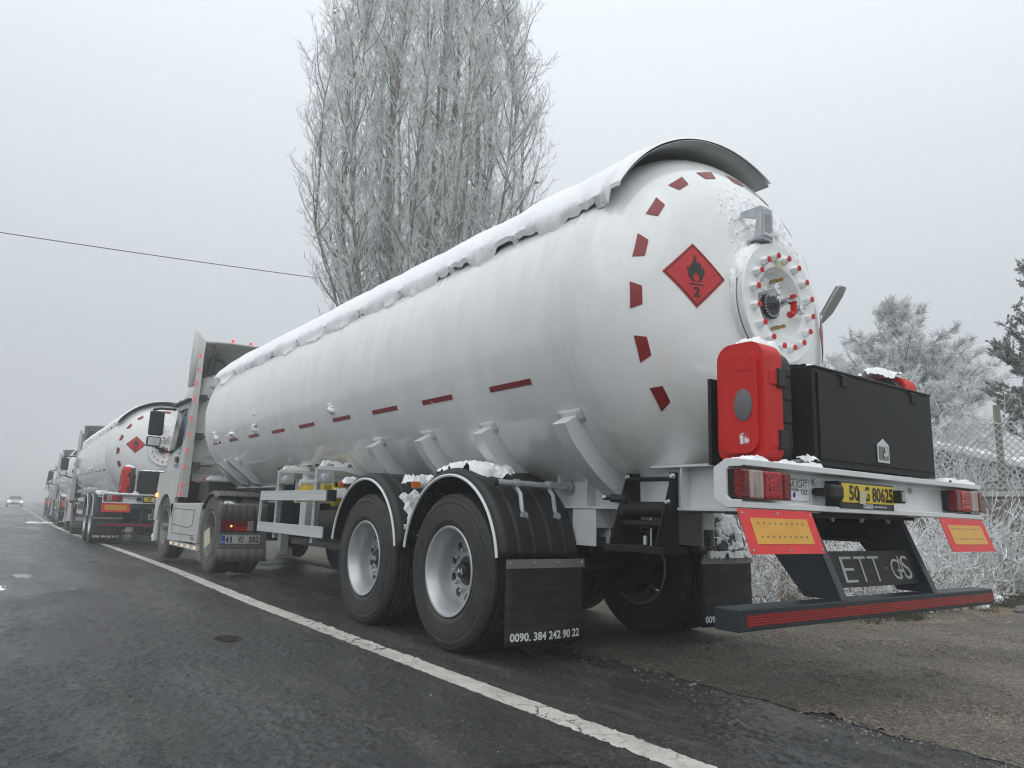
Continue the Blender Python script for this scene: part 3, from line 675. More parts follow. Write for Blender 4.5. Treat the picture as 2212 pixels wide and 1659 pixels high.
    b.surf(sh, 60, 40); b.build('sun_shield', 'shade', T, solid=.006)
    hooks = [1.12+.86*k for k in range(11)]
    for k, y in enumerate(hooks):
        b = MB(); p = shell(31.5, y, 0); q = shell(31, y, .06)
        b.prism([(p.x+.03, p.z-.02), (p.x-.02, p.z-.055), (q.x-.008, q.z-.01), (q.x+.04, q.z+.05)], 1, y-.02, y+.02); b.lathe([(.0, -.026), (.009, -.026), (.009, .026), (0, .026)], (p.x-.015, y, p.z), 1, 8)
        b.build('shield_hook', 'tank', T)
    NU, NV = (560, 34) if not upright else (140, 14)
    def low(y):
        k = (y-hooks[0])/.86; ph = k-math.floor(k); cusp = abs(math.sin(PI*ph))**.4
        return 31.5-(2.0+5.5*abs(nz(math.floor(k)*3.7, 2.2)*2))*cusp+7*fbm(y*1.9, 4.2)+3*fbm(y*9, 8.2)
    vs = []
    for i in range(NU+1):
        y = .935+(9.95-.935)*i/NU
        for j in range(NV+1):
            v = j/NV; d0 = min(30.6, max(22, low(y))) if y > 1.02 else 32
            a = d0+(90+24-d0)*v**1.25
            ph = ((y-hooks[0])/.86) % 1; dip = math.exp(-(min(ph, 1-ph)/.045)**2)*math.exp(-(v/.16)**2)
            e = min(1, (v+.0)/.045); rnd = math.sqrt(max(0, 1-(1-e)**2))
            th = (.022+.022*fbm(y*2.2, v*3, 2)+.012*fbm(y*12, v*9, 5)+.018*math.exp(-((v-.10)/.10)**2)*(.4+1.4*fbm(y*3, 6)))*(1-.7*dip)
            if y < 1.02: th = .018+.012*fbm(y*12, v*9, 5); 
            if i == 0 or i == NU: th = 0; 
            r = (TRD+.052 if a > 32 or True else TRD)
            r = TRD+.052 if a >= 31 else TRD+.052-.045*min(1, (31-a)/3)
            th *= .40+.60*min(1, v/.16)
            r += max(.002, th)*rnd-(.012 if j == 0 else 0)
            aa = R_(a); vs.append((-r*math.cos(aa), y, TZ+r*math.sin(aa)))
    b = MB(); b.add(vs, [(i*(NV+1)+j, (i+1)*(NV+1)+j, (i+1)*(NV+1)+j+1, i*(NV+1)+j+1) for i in range(NU) for j in range(NV)])
    b.build('snow_blanket', 'snow', T, kind='stuff', recalc=False)
    fq_ = .35 if upright else 1
    # frost clinging to the upper dish and to the manhole neck
    def fr(u, v):
        x = -.42+.95*u; z = 2.62+.42*v; p = dish(x, z+(.1-.45*abs(u-.4)**1.5)); n = (p-dish(x, z+(.1-.45*abs(u-.4)**1.5), -1)).normalized(); return p, n
    snow_patch(fr, int(130*fq_), int(70*fq_), .007, 3.3, T, 'frost_patch', cover=.13, freq=(22, 9), edge=.3)
    def fr2(u, v):
        x = -.40+.5*u; z = 2.30+.42*v; p = dish(x, z); return p, (p-dish(x, z, -1)).normalized()
    snow_patch(fr2, int(70*fq_), int(70*fq_), .006, 8.1, T, 'frost_patch', cover=.12, freq=(14, 9), edge=.3)
    snow_patch(lambda u, v: ((cx+.375*math.cos(R_(60+120*u)), .585+.13*v, cz+.378*math.sin(R_(60+120*u))), (math.cos(R_(60+120*u)), 0, math.sin(R_(60+120*u)))), 60, 30, .022, 5.5, T, 'frost_patch', cover=.30, freq=(7, 3))
    # splashes of snow on the flank
    for (y, dg, s_, w_) in ((4.88, -16.5, .10, .05), (7.32, -16, .17, .06), (8.35, -17, .07, .10), (9.15, -16, .13, .06)):
        def sp_(u, v, y=y, dg=dg, s_=s_, w_=w_):
            p = shell(dg+(v-.5)*s_*90, y+(u-.5)*w_*5); return p, (p-shell(dg+(v-.5)*s_*90, y+(u-.5)*w_*5, -1))
        snow_patch(sp_, 22, 22, .04, y*3, T, 'snow_splash', cover=.10, freq=(4, 4), edge=.5)
    # --- saddles
    for y, w in ((1.43, .13), (2.34, .12), (3.21, .12), (4.11, .12), (8.55, .10), (9.13, .10)):
        for sgn in ((-1, 1) if y < 3 else (-1,)):
            b = MB(); b2 = MB(); pts = []
            n = 10; V_ = []
            for i in range(n+1):
                d = -35.0-(38.0)*i/n; a = R_(d); th = .13-.0*i/n
                xi = (TRD-.004)*math.cos(a); zi = TZ+(TRD-.004)*math.sin(a); xo = (TRD+th)*math.cos(a); zo = TZ+(TRD+th)*math.sin(a)
                if i == n: xo, zo = .535, 1.13; xi = .535
                if y > 8: xo = 1.13-(1.13-.70)*i/n; zo = 1.53-(1.53-1.21)*i/n
                if y > 8 and i == n: xi = .60; zi = 1.21
                if i == 0 and y < 8: xo, zo = xi+.105, zi-.06
                for yy_ in (y-w/2, y+w/2): V_ += [(sgn*xi, yy_, zi), (sgn*xo, yy_, zo)]
            F_ = [(0, 1, 3, 2), (n*4, n*4+2, n*4+3, n*4+1)]
            for i in range(n):
                k = i*4; F_ += [(k, k+4, k+5, k+1), (k+2, k+3, k+7, k+6), (k+1, k+5, k+7, k+3), (k, k+2, k+6, k+4)]
            b.add(V_, F_); sd = b.build('saddle', 'white', T, bevel=.012)
            b2.surf(lambda u, v, y=y, w=w, sgn=sgn: (sgn*(TRD+.006)*math.cos(R_(-33-4*v)), y-w*.85+w*1.7*u, TZ+(TRD+.006)*math.sin(R_(-33-4*v))), 4, 3); b2.build('doubler_plate', 'white', sd, solid=.008)
    # --- chassis rails, ribs, crossmembers
    for sgn in (-1, 1):
        b = MB(); x = sgn*.535; w = .012
        b.box(min(x, x-sgn*w), max(x, x-sgn*w), .09, 8.2, 1.0, 1.235); rl = b.build('chassis_rail', 'white', T)
        b = MB(); b.box(min(x+sgn*.085, x-sgn*.07), max(x+sgn*.085, x-sgn*.07), .09, 8.2, 1.235, 1.249); b.build('top_flange', 'white', rl)
        b = MB(); b.box(min(x+sgn*.085, x-sgn*.07), max(x+sgn*.085, x-sgn*.07), .09, 8.2, .985, 1.0); b.build('bottom_flange', 'white', rl)
        for y in (.86, 1.22, 1.68, 1.97, 2.9, 3.6, 4.3, 5.3, 6.2):
            b = MB(); b.box(min(x, x+sgn*.078), max(x, x+sgn*.078), y, y+.012, 1.0, 1.235); b.build('stiffener', 'white', rl)
    for y in (.6, 1.9, 3.1, 4.5, 5.9, 7.3):
        b = MB(); b.box(-.523, .523, y, y+.08, .86 if y == 1.9 else 1.02, .99 if y == 1.9 else 1.14); b.build('crossmember', 'white', T)
    for y in (1.72, 3.08):
        for sgn in (-1, 1):
            b = MB(); b.box(min(sgn*.47, sgn*.482), max(sgn*.47, sgn*.482), y-.13, y+.10, .74, .985); b.box(min(sgn*.60, sgn*.612), max(sgn*.60, sgn*.612), y-.13, y+.10, .74, .985); b.box(min(sgn*.482, sgn*.60), max(sgn*.482, sgn*.60), y-.13, y-.118, .86, .985)
            h = b.build('spring_hanger', 'white', T, bevel=.004)
            b = MB(); b.box(sgn*.54-.05, sgn*.54+.05, y-.10, y+.5, .74, .80); b.build('leaf_spring', 'black', h)
    # --- axles and wheels
    for y in (2.405, 3.755):
        b = MB(); b.tube([(-.95, y, TR), (.95, y, TR)], .065, 16); b.lathe([(.20, -.62), (.21, -.60), (.21, -.45), (.0, -.44)], (0, y, TR), 0, 28); b.lathe([(.20, .62), (.21, .60), (.21, .45), (.0, .44)], (0, y, TR), 0, 28); b.build('axle', 'black', T)
        for x_ in (-.3, .3): b = MB(); b.tube([(x_, y+.16, TR+.02), (x_, y+.32, TR+.02)], .09, 16); b.build('brake_chamber', 'black', T)
        wheel(T, -1.095, y, -1, logo=True, txt=('7Star', 68, 4) if y < 3 else ('7Star', 220, 180)); wheel(T, 1.095, y, 1)
    b = MB(); b.tube([(.47, .30, .925), (.47, .72, .925)], .095, 20); b.build('air_reservoir', 'black', T, bevel=.01)
    # --- mudguards and their supports, mud flaps
    for sgn in (-1, 1):
        xa, xb = (-1.25, -.60) if sgn < 0 else (.60, 1.25)
        for (yc, a0, a1) in ((2.405, 8, 172), (3.775, 8, 172)):
            g = mudguard(T, xa, xb, yc, .575, .665, a0, a1, lipside=sgn)
    for (y, z, xo) in ((1.93, 1.135, -1.2), (3.02, 1.13, -1.24), (3.18, 1.135, -1.15), (4.42, 1.15, -1.24), (4.30, 1.155, -1.1)):
        for sgn in (-1, 1):
            b = MB(); b.tube([(sgn*abs(xo), y, z), (sgn*.54, y, z-.005)], .022, 14); b.lathe([(0, 0), (.045, 0), (.045, -.012*sgn*-1), (0, -.012*sgn*-1)], (sgn*.549, y, z-.005), 0, 20); tb = b.build('support_tube', 'zinc', T)
            b = MB(); b.tube([(sgn*(abs(xo)+.012), y, z), (sgn*(abs(xo)-.02), y, z)], .0235, 14); b.build('end_cap', 'black', tb)
            if y < 3.1:
                for xx in ((1.02, .74) if y < 2 else (1.05,)):
                    b = MB(); b.tube([(sgn*xx-.02, y, z), (sgn*xx+.02, y, z)], .028, 14)
                    yd = -1 if y < 2 else 1
                    b.tube([(sgn*xx, y+.0, z-.025), (sgn*xx, y+yd*.01-.04, z-.07), (sgn*xx, y-.075, z-.19)], .015, 8)
                    b.tube([(sgn*xx, y-.075, z-.18), (sgn*xx, y-.085, z-.20)], .010, 8)
                    c = Vector((sgn*xx, y-.10, z-.215)); b.lathe([(0, 0), (.032, 0), (.032, .008), (0, .008)], (c.x, c.y, c.z), 1, 18); b.build('clamp_bracket', 'zinc', tb)
    for (y, z) in ((3.02, 1.13), (4.42, 1.15)):
        b = MB(); b.box(-1.235, -1.165, y-.055, y-.022, z-.026, z+.026); lm = b.build('side_marker_lamp', 'amber', T, bevel=.006)
    for sgn in (-1, 1):
        xa, xb = (-1.232, -.605) if sgn < 0 else (.605, 1.232)
        b = MB(); b.surf(lambda u, v: (xa+(xb-xa)*u, 1.728-.012*math.sin(PI*u)-.02*(1-v)*math.sin(2.2*u+.5), .135+.515*v), 12, 10); f = b.build('mud_flap', 'flap', T, solid=.008)
        b = MB(); b.box(xa-.004, xb+.006, 1.708, 1.716, .600, .655); s_ = b.build('clamp_strip', 'dsteel', f)
        for k in range(4): bolt_mb(.006, .008, 1, (xa+.02+(xb-xa-.04)*k/3, 1.708, .632)).build('bolt', 'steel', f)
        if lettered:
            text('lettering', '0090. 384 242 90 22', lambda u, v: (xa+.03+(xb-xa-.065)*u, 1.716-.012*math.sin(PI*u)-.02*.92*math.sin(2.2*u+.5)-.001, .165+.052*v), 'wprint', f, .03)
    # --- rear cross beam (channel open to the rear)
    T_ = .03
    b = MB(); b.box(-1.222, 1.222, 0, .10, 1.178, 1.208); bm_ = b.build('rear_beam', 'white', T, bevel=.004)
    b = MB(); b.box(-1.222, 1.222, .0, .10, .992, 1.020); b.build('lower_flange', 'white', bm_, bevel=.004)
    b = MB(); b.box(-1.222, 1.222, .075, .10, 1.02, 1.178); b.build('web', 'white', bm_)
    for x in (-1.25, 1.222):
        b = MB(); b.prism([(0, 1.208), (.07, 1.208), (.135, 1.17), (.135, 1.03), (.07, .992), (0, .992), (0, 1.028), (.05, 1.028), (.065, 1.045), (.065, 1.155), (.05, 1.172), (0, 1.172)], 0, x, x+.028); b.build('end_plate', 'white', bm_, bevel=.004)
    for (x, z) in ((-.543, 1.14), (-.469, 1.08), (.465, 1.14), (.389, 1.081), (-.97, 1.1), (.9, 1.1)): bolt_mb(.013, .016, 1, (x, .075, z)).build('bolt', 'zinc', bm_)
    # --- tail lamps
    for sgn in (-1, 1):
        x = lambda t: sgn*(1.238-t)
        bx = lambda bb, a, c, y0, y1, z0, z1: bb.box(min(x(a), x(c)), max(x(a), x(c)), y0, y1, z0, z1)
        b = MB(); bx(b, 0, .375, .036, .074, 1.036, 1.160); tl = b.build('tail_lamp', 'black', T, bevel=.008)
        for nm, a, c, mm in (('outer_lens', .0, .055, 'lensd'), ('indicator_lens', .058, .16, 'clear'), ('brake_lens', .163, .305, 'lens'), ('fog_lens', .308, .372, 'lensd')):
            b = MB(); bx(b, a+.001, c, -.012, .040, 1.034, 1.162); ln = b.build(nm, mm, tl, bevel=.010, seg=3)
        for k in range(10):
            b = MB(); b.lathe([(0, 0), (.0035, 0), (.0035, -.003), (0, -.004)], (x(.205+.03*(k % 3)), -.0125, 1.05+.03*(k//3)), 1, 8)
            if k < 9: b.build('glint_dot', 'lens', tl)  # tiny raised dots standing in for glints on the brake lens
    # --- maker's sticker, number plate, plate lamps
    b = MB(); b.box(-.90, -.585, .0712, .0735, 1.037, 1.150); sk = b.build('maker_sticker', 'wprint', T)
    text('lettering', 'TRAILIGHT', flatxz(-.815, -.603, 1.104, 1.136, .0698), 'ink', sk, -.004)
    text('lettering', 'SYSTEMS', flatxz(-.748, -.676, 1.088, 1.099, .0698), 'ink', sk, .02)
    b = MB(); b.box(-.815, -.600, .0697, .0705, 1.140, 1.143); b.box(-.665, -.600, .0697, .0705, 1.094, 1.097)
    for q in ((-.898, -.587, 1.039, 1.0405), (-.898, -.587, 1.147, 1.1485), (-.5885, -.587, 1.039, 1.1485)): b.box(q[0], q[1], .0703, .0709, q[2], q[3])
    for c in (-.646, -.619): b.lathe([(.011, 0), (.011, .0008), (.008, .0008), (.008, 0)], (c, .0697, 1.082), 1, 16, closed=True)
    b.build('printed_line', 'ink', sk)
    b = MB(); b.lathe([(0, 0), (.011, 0), (.011, .001), (0, .001)], (-.719, .0697, 1.066), 1, 14); b.box(-.718, -.710, .0697, .0707, 1.066, 1.084); b.build('printed_emblem', 'blue', sk)
    b = MB(); b.box(-.440, .106, -.006, .074, 1.014, 1.150); np_ = b.build('number_plate', 'ink', T, bevel=.004)
    b = MB(); b.box(-.425, .090, -.011, -.0065, 1.045, 1.140); b.build('plate_face', 'ploy', np_)
    if lettered:
        text('lettering', '50', flatxz(-.362, -.262, 1.054, 1.132, -.0125), 'ink', np_, .03); text('lettering', 'G', flatxz(-.212, -.162, 1.054, 1.132, -.0125), 'ink', np_, .03)
        text('lettering', '80625', flatxz(-.135, .082, 1.054, 1.132, -.0125), 'ink', np_, .03)
        b = MB(); b.box(-.222, -.125, -.009, -.007, 1.020, 1.040); b.build('dealer_logo_patch', 'wprint', np_)
        text('lettering', 'ETT', flatxz(-.216, -.165, 1.024, 1.037, -.0095), 'ink', np_, .03); text('lettering', 'GAS', flatxz(-.162, -.130, 1.024, 1.037, -.0095), 'blue', np_, .03)
        text('lettering', 'www.ettgas.com', flatxz(-.11, .02, 1.021, 1.036, -.0075), 'wprint', np_, .02)
        b = MB(); b.hexa([(-.272, -.018, 1.040), (-.218, -.018, 1.040), (-.218, -.016, 1.040), (-.272, -.016, 1.040)], [(-.278, -.024, 1.108), (-.213, -.024, 1.108), (-.213, -.022, 1.108), (-.278, -.022, 1.108)]); b.build('paper_note', 'paper', np_)
    for (xa, xb) in ((-.585, -.475), (.088, .140)):
        b = MB(); b.box(xa, xb, -.052, .0, 1.055, 1.125); b.box(xa+.02, xb-.02, .0, .075, 1.07, 1.11); pl = b.build('plate_lamp', 'black', T, bevel=.014, seg=3)
    b = MB(); b.box(.100, .130, -.056, -.050, 1.064, 1.116); b.build('plate_lamp_lens', 'clear', T, bevel=.004)
    # --- marker boards
    for sgn in (-1, 1):
        xa, xb = (-1.262, -.692) if sgn < 0 else (.640, 1.235)
        yb = -.067 if not upright else .0
        def bd(u, v, o): return (xa+(xb-xa)*u, .002+yb*(1-v)-o, .797+.192*v)
        b = MB(); b.hexa([bd(0, 0, 0), bd(1, 0, 0), bd(1, 0, -.003), bd(0, 0, -.003)], [bd(0, 1, 0), bd(1, 1, 0), bd(1, 1, -.003), bd(0, 1, -.003)]); mb_ = b.build('marker_board', 'boardr', T)
        b = MB(); b.hexa([bd(.115, .22, .002), bd(.885, .22, .002), bd(.885, .22, .0005), bd(.115, .22, .0005)], [bd(.115, .80, .002), bd(.885, .80, .002), bd(.885, .80, .0005), bd(.115, .80, .0005)]); b.build('yellow_panel', 'boardy', mb_)
        b = MB()
        for r_ in (0, 1):
            for k in range(9):
                c = bd(.20+.075*k, .38+.30*r_, .0025); b.lathe([(0, 0), (.006, 0), (.006, -.001), (0, -.001)], c, 1, 8)
        b.build('rivet_dots', 'dsteel', mb_, kind='stuff')
        for (u, v) in ((.04, .9), (.5, .92), (.96, .9), (.04, .08), (.5, .08), (.96, .08)): bolt_mb(.005, .004, 1, bd(u, v, .001)).build('screw', 'steel', mb_)
    # --- underrun protection
    b = MB(); b.box(-1.285, 1.285, -.01, .115, .472, .566); ub = b.build('underrun_bar', 'charcoal', T, bevel=.006)
    b = MB(); b.box(-1.235, 1.283, -.0125, -.0105, .492, .542); b.build('reflective_tape', 'tape', ub)
    for x in (-.455, .51):
        b = MB()
        if not upright:
            P_ = [(.24, .985), (.60, .985), (.25, .567), (.0, .567)]
            P_ = [(.185, .985), (.545, .985), (.20, .567), (.0, .567), (.035, .63)]
        else: P_ = [(.02, .985), (.25, .985), (.16, .567), (.02, .567)]
        b.prism(P_, 0, x-.006, x+.006); up = b.build('underrun_bracket', 'charcoal', T, bevel=.002)
        b = MB(); y1, y0 = P_[0][0], P_[3][0]
        if not upright: b.hexa([(x-.012, -.006, .567), (x+.045, -.006, .567), (x+.045, .004, .567), (x-.012, .004, .567)], [(x-.012, .170, .985), (x+.045, .170, .985), (x+.045, .184, .985), (x-.012, .184, .985)])
        else: b.box(x-.03, x+.03, .008, .019, .567, .985)
        b.build('front_flange', 'charcoal', up, bevel=.002)
    b = MB(); b.box(-.62, .62, .13, .56, .968, .985); b.build('mounting_plate', 'black', T)
    for x in (-.5, -.2, .1, .4): bolt_mb(.012, .02, 2, (x, .18, .968)).build('bolt', 'zinc', T)
    b = MB(); b.hexa([(-.443, .063, .616), (.503, .063, .616), (.503, .069, .616), (-.443, .069, .616)], [(-.443, .118, .795), (.503, .118, .795), (.503, .124, .795), (-.443, .124, .795)]); sg = b.build('name_plate', 'blackbox', T)
    def sf(x0, x1, z0, z1):
        def f(u, v):
            z = z0+(z1-z0)*v; return (x0+(x1-x0)*u, .063+(z-.616)/.179*.055-.003, z)
        return f
    if lettered:
        for i_, ch in enumerate('ETT'): text('lettering', ch, sf(-.285+i_*.14, -.165+i_*.14, .640, .768), 'lgrey', sg, -.012)
        text('lettering', '·', sf(.165, .175, .70, .71), 'lgrey', sg, 0)
        for ch, a, c, z0, z1 in (('G', .22, .315, .643, .752), ('A', .287, .370, .643, .768), ('S', .345, .435, .643, .768)): text('lettering', ch, sf(a, c, z0, z1), 'lgrey', sg, -.005)
    # --- tool box, fire extinguisher cabinets
    b = MB(); b.box(-.552, .752, .05, .45, 1.225, 1.738); tb = b.build('tool_box', 'blackbox', T, bevel=.006)
    b = MB(); b.box(-.515, .722, .040, .0485, 1.258, 1.705); dr = b.build('tool_box_door', 'blackbox', tb, bevel=.003)
    for x in (-.27, .50):
        b = MB(); b.tube([(x-.04, .040, 1.712), (x+.04, .040, 1.712)], .010, 10); b.box(x-.028, x+.028, .030, .039, 1.655, 1.710); b.build('hinge', 'blackbox', tb, bevel=.004)
    b = MB(); b.prism([(.035, 1.275), (.165, 1.275), (.165, 1.375), (.10, 1.41), (.035, 1.375)], 1, .031, .0385); la = b.build('latch', 'steel', tb, bevel=.002)
    b = MB(); b.box(.053, .147, .028, .0305, 1.29, 1.365); b.build('latch_cup', 'dsteel', tb); b = MB(); b.tube([(.095, .026, 1.315), (.095, .020, 1.315)], .012, 12); b.box(.098, .12, .018, .027, 1.31, 1.36); b.build('latch_handle', 'steel', tb, bevel=.002)
    b = MB(); b.tube([(-.545, .046, 1.733), (.745, .046, 1.733)], .006, 6); b.build('lid_seal', 'black', tb)
    snow_on_box(-.54, .74, .09, .45, 1.739, .022, 2.2, tb, .42)
    def rrect(a0, a1, b0, b1, r, n=6):
        P_ = []
        for cx_, cy_, s0 in ((a1-r, b1-r, 0), (a0+r, b1-r, 90), (a0+r, b0+r, 180), (a1-r, b0+r, 270)):
            for k in range(n+1): a = R_(s0+90*k/n); P_.append((cx_+r*math.cos(a), cy_+r*math.sin(a)))
        return P_
    for sgn in (-1, 1):
        X0 = .93 if sgn < 0 else .96
        ox = 0 if sgn < 0 else .20; mz = lambda a, c: (min(sgn*(a+ox), sgn*(c+ox)), max(sgn*(a+ox), sgn*(c+ox)))
        y0, y1 = (.095, .375) if sgn < 0 else (.28, .55)
        bottom = 1.212; dz_ = 0 if sgn < 0 else .10
        b = MB(); a, c = mz(.655, .745); b.prism(rrect(y0+.012, y1-.01, bottom, 1.80+dz_, .09), 0, a, c); cb = b.build('extinguisher_cabinet', 'black', T, bevel=.01)
        for z in (1.30, 1.42, 1.54, 1.66):
            b = MB(); b.box(*mz(.66, .735), y0+.004, y0+.02, z, z+.05); b.build('moulded_rib', 'black', cb, bevel=.008)
        b = MB(); b.prism(rrect(y0, y1, bottom, 1.825+dz_, .085), 0, *mz(.748, .90)); lid = b.build('cabinet_lid', 'redp', cb, bevel=.02, seg=3)
        b = MB(); b.prism(rrect(y0+.03, y1-.03, bottom+.05, 1.77, .07), 0, *mz(.895, .918)); b.build('raised_lid_face', 'redp', cb, bevel=.015, seg=3)
        b = MB(); b.lathe([(.052, 0), (.052, sgn*.004), (.049, sgn*.006), (0, sgn*.006)], (sgn*(.918+ox), 0, 0), 0, 36)
        b.v = [(v[0], v[1]+y0+.11, v[2]*1.55+1.502) for v in b.v]; b.build('inspection_window', 'grey', cb)
        b = MB(); b.box(*mz(.918, .921), y0+.06, y0+.16, 1.675, 1.70); b.build('label_recess', 'redp', cb, bevel=.003)
        if sgn < 0:
            b = MB(); b.box(*mz(.918, .9195), .172, .238, 1.300, 1.372); pc = b.build('pictogram_sticker', 'redh', cb)
            xp = sgn*.9205
            b = MB(); b.box(*mz(.9196, .9203), .208, .226, 1.308, 1.348); b.box(*mz(.9196, .9203), .213, .221, 1.348, 1.360); b.box(*mz(.9196, .9203), .205, .219, 1.357, 1.362); b.box(*mz(.9196, .9203), .226, .229, 1.335, 1.358)
            for dy in (0, .009, .018): b.prism([(.200-dy, 1.308), (.192-dy, 1.318+dy*.3), (.196-dy, 1.350-dy*.8), (.203-dy, 1.328)], 0, *mz(.9196, .9203))
            b.build('pictogram', 'wprint', cb)
        for z in ((1.29, 1.60) if sgn < 0 else ()):
            b = MB(); b.box(*mz(.715, .86), y0-.006, y0+.02, z, z+.085); b.build('lid_notch', 'redm' if False else 'redp', cb, bevel=.01)
            b = MB(); b.box(*mz(.735, .80), y0-.018, y0+.01, z-.005, z+.09); lt = b.build('lid_latch', 'black', cb, bevel=.006)
        b = MB()
        snow_patch(lambda u, v: ((sgn*(.66+ox-(.12 if sgn > 0 else 0)+(.23 if sgn < 0 else .30)*u), y0+.03+.22*v, 1.826+dz_-.03*(2*v-1)**2), (0, 0, 1)), 26, 20, .035, 6.1+sgn, cb, cover=.55 if sgn > 0 else .12, freq=(2.5, 2.5), edge=.2)
    b = MB(); b.box(-.92, -.60, .40, .42, 1.212, 1.66); b.build('cabinet_back_plate', 'blackbox', T)
    snow_on_box(-1.24, -.5, .01, .09, 1.208, .020, 4.7, T, .12); snow_on_box(.80, 1.24, .01, .09, 1.208, .022, 1.7, T, .25); snow_on_box(-.66, -.56, .02, .09, 1.208, .045, 3.7, T, .45)
    # --- spare wheel winch carrier
    b = MB()
    for yy_ in (.875, 1.275):
        b.add([], [])
    for (y0_, nm) in ((.89, 'a'), (1.255, 'b')):
        b = MB(); b.prism([(-.615, 1.205), (-.655, 1.205), (-.80, .80), (-.80, .775), (-.615, .775)], 1, y0_, y0_+.010); b.prism([(y0_-.0, 1.205), (y0_+(.06 if nm == 'a' else -.06), 1.205), (y0_+(.10 if nm == 'a' else -.07), .775), (y0_, .775)], 0, -.618, -.608)
        pl = b.build('winch_side_plate', 'blackbox', T, bevel=.002)
        for z in (1.18, 1.03): bolt_mb(.013, .02, 0, (-.655 if z > 1.1 else -.70, y0_, z)).build('bolt', 'steel', pl)
    b = MB(); b.tube([(-.66, .90, 1.165), (-.66, 1.255, 1.165)], .014, 12); b.build('winch_tie_bar', 'blackbox', T)
    b = MB(); b.tube([(-.69, .90, .985), (-.69, 1.255, .985)], .046, 24); wd = b.build('winch_drum', 'blackbox', T)
    b = MB(); b.tube([(-.70, .90, .90), (-.70, 1.255, .90)], .022, 12); b.build('winch_tie_bar', 'blackbox', T)
    b = MB(); b.tube([(-.72, 1.19, 1.045), (-.72, 1.33, 1.05)], .026, 10); b.tube([(-.72, 1.33, 1.05), (-.72, 1.39, 1.052)], .016, 6); b.tube([(-.72, 1.22, 1.045), (-.72, 1.24, .95)], .022, 8); b.build('winch_shaft', 'black', T)
    b = MB(); b.tube([(-.72, 1.37, 1.052), (-.72, 1.40, 1.052)], .018, 6); b.build('hex_nut', 'steel', T)
    b = MB(); b.tube([(-.69, 1.03, .95), (-.69, 1.03, .775)], .006, 6); b.build('winch_cable', 'alu', T)
    b = MB(); b.box(-.81, -.60, .83, 1.30, .735, .775); b.build('carrier_channel', 'blackbox', T, bevel=.004)
    b = MB(); b.tube([(-.807, .965, .785), (-.807, .965, .835)], .016, 6); b.build('hex_nut', 'steel', T)
    # --- side guard
    G = MB(); G.box(-1.235, -1.21, 4.64, 6.57, .998, 1.103); sg1 = G.build('guard_rail', 'alu', T, bevel=.003)
    G = MB(); G.box(-1.236, -1.2355, 4.645, 6.565, 1.002, 1.007); G.box(-1.2375, -1.2352, 4.645, 6.565, 1.094, 1.1); G.build('rail_lip', 'alu', sg1)
    G = MB(); G.box(-1.235, -1.21, 4.66, 6.60, .648, .755); sg2 = G.build('guard_rail', 'alu', T, bevel=.003)
    G = MB(); G.box(-1.2375, -1.2352, 4.665, 6.595, .652, .658); G.box(-1.2375, -1.2352, 4.665, 6.595, .746, .752); G.build('rail_lip', 'alu', sg2)
    for (z0, z1, y) in ((.998, 1.103, 4.60), (.648, .755, 4.62)):
        G = MB(); G.box(-1.238, -1.15, y-.0, y+.038, z0-.002, z1+.002); G.build('rail_end_cap', 'black', T)
    G = MB(); G.hexa([(-1.235, 6.60, .648), (-1.21, 6.60, .648), (-1.21, 6.63, .648), (-1.235, 6.63, .648)], [(-1.235, 6.572, 1.103), (-1.21, 6.572, 1.103), (-1.21, 6.602, 1.103), (-1.235, 6.602, 1.103)]); G.build('guard_end_post', 'alu', T)
    for y in (6.13, 5.02):
        G = MB(); G.box(-1.205, -1.195, y-.03, y+.03, .59, 1.335); G.box(-1.195, -1.14, y+.02, y+.03, .59, 1.335); po = G.build('guard_post', 'zinc', T)
        G = MB()
        for k in range(9): G.box(-1.2062, -1.2052, y-.008, y+.004, .63+k*.075, .655+k*.075)
        G.build('slot_holes', 'ink', po, kind='stuff')
        G = MB(); G.prism([(-1.20, 1.305), (-1.20, 1.345), (-.55, 1.345), (-.55, 1.23), (-.75, 1.27), (-.95, 1.305)], 1, y-.05, y+.0); G.build('outrigger_arm', 'white', po, bevel=.004)
        G = MB(); G.box(-1.2, -1.04, y-.045, y-.04, 1.18, 1.33); G.lathe([(.055, 0), (.055, -.012), (.045, -.018), (0, -.018)], (-1.12, y-.045, 1.225), 1, 28); G.build('swivel_disc', 'zinc', po)
        G = MB(); G.box(-1.212, -1.19, y-.025, y+.025, 1.335, 1.36); G.build('post_cap', 'black', po)
        snow_on_box(-1.19, -.62, y-.05, y+.0, 1.345, .045, y, po, .4, dens=45)
    G = MB(); G.tube([(-1.0, 6.0, 1.2), (-.54, 6.0, 1.2)], .04, 14); G.build('cross_pipe', 'white', T)
    # landing legs, column, chocks, document box
    for sgn in (-1, 1):
        x = sgn*.82
        b = MB(); b.box(x-.07, x+.07, 6.82, 6.99, .62, 1.25); lg = b.build('landing_leg', 'blackbox', T, bevel=.01)
        b = MB(); b.box(x-.05, x+.05, 6.85, 6.96, .36, .62); b.build('leg_inner_tube', 'lgrey', lg, bevel=.006)
        b = MB(); b.box(x-.13, x+.13, 6.76, 7.05, .325, .345); b.prism([(6.80, .345), (7.0, .345), (6.93, .44), (6.87, .44)], 0, x-.10, x-.09); b.prism([(6.80, .345), (7.0, .345), (6.93, .44), (6.87, .44)], 0, x+.09, x+.10); b.build('leg_foot', 'dsteel', lg, bevel=.004)
        b = MB(); b.box(sgn*.79-.085, sgn*.79+.085, 6.10, 6.28, .62, 1.40); b.box(sgn*.79-.13, sgn*.79+.12, 6.02, 6.36, 1.40, 1.42); b.build('outrigger_column', 'white', T, bevel=.014)
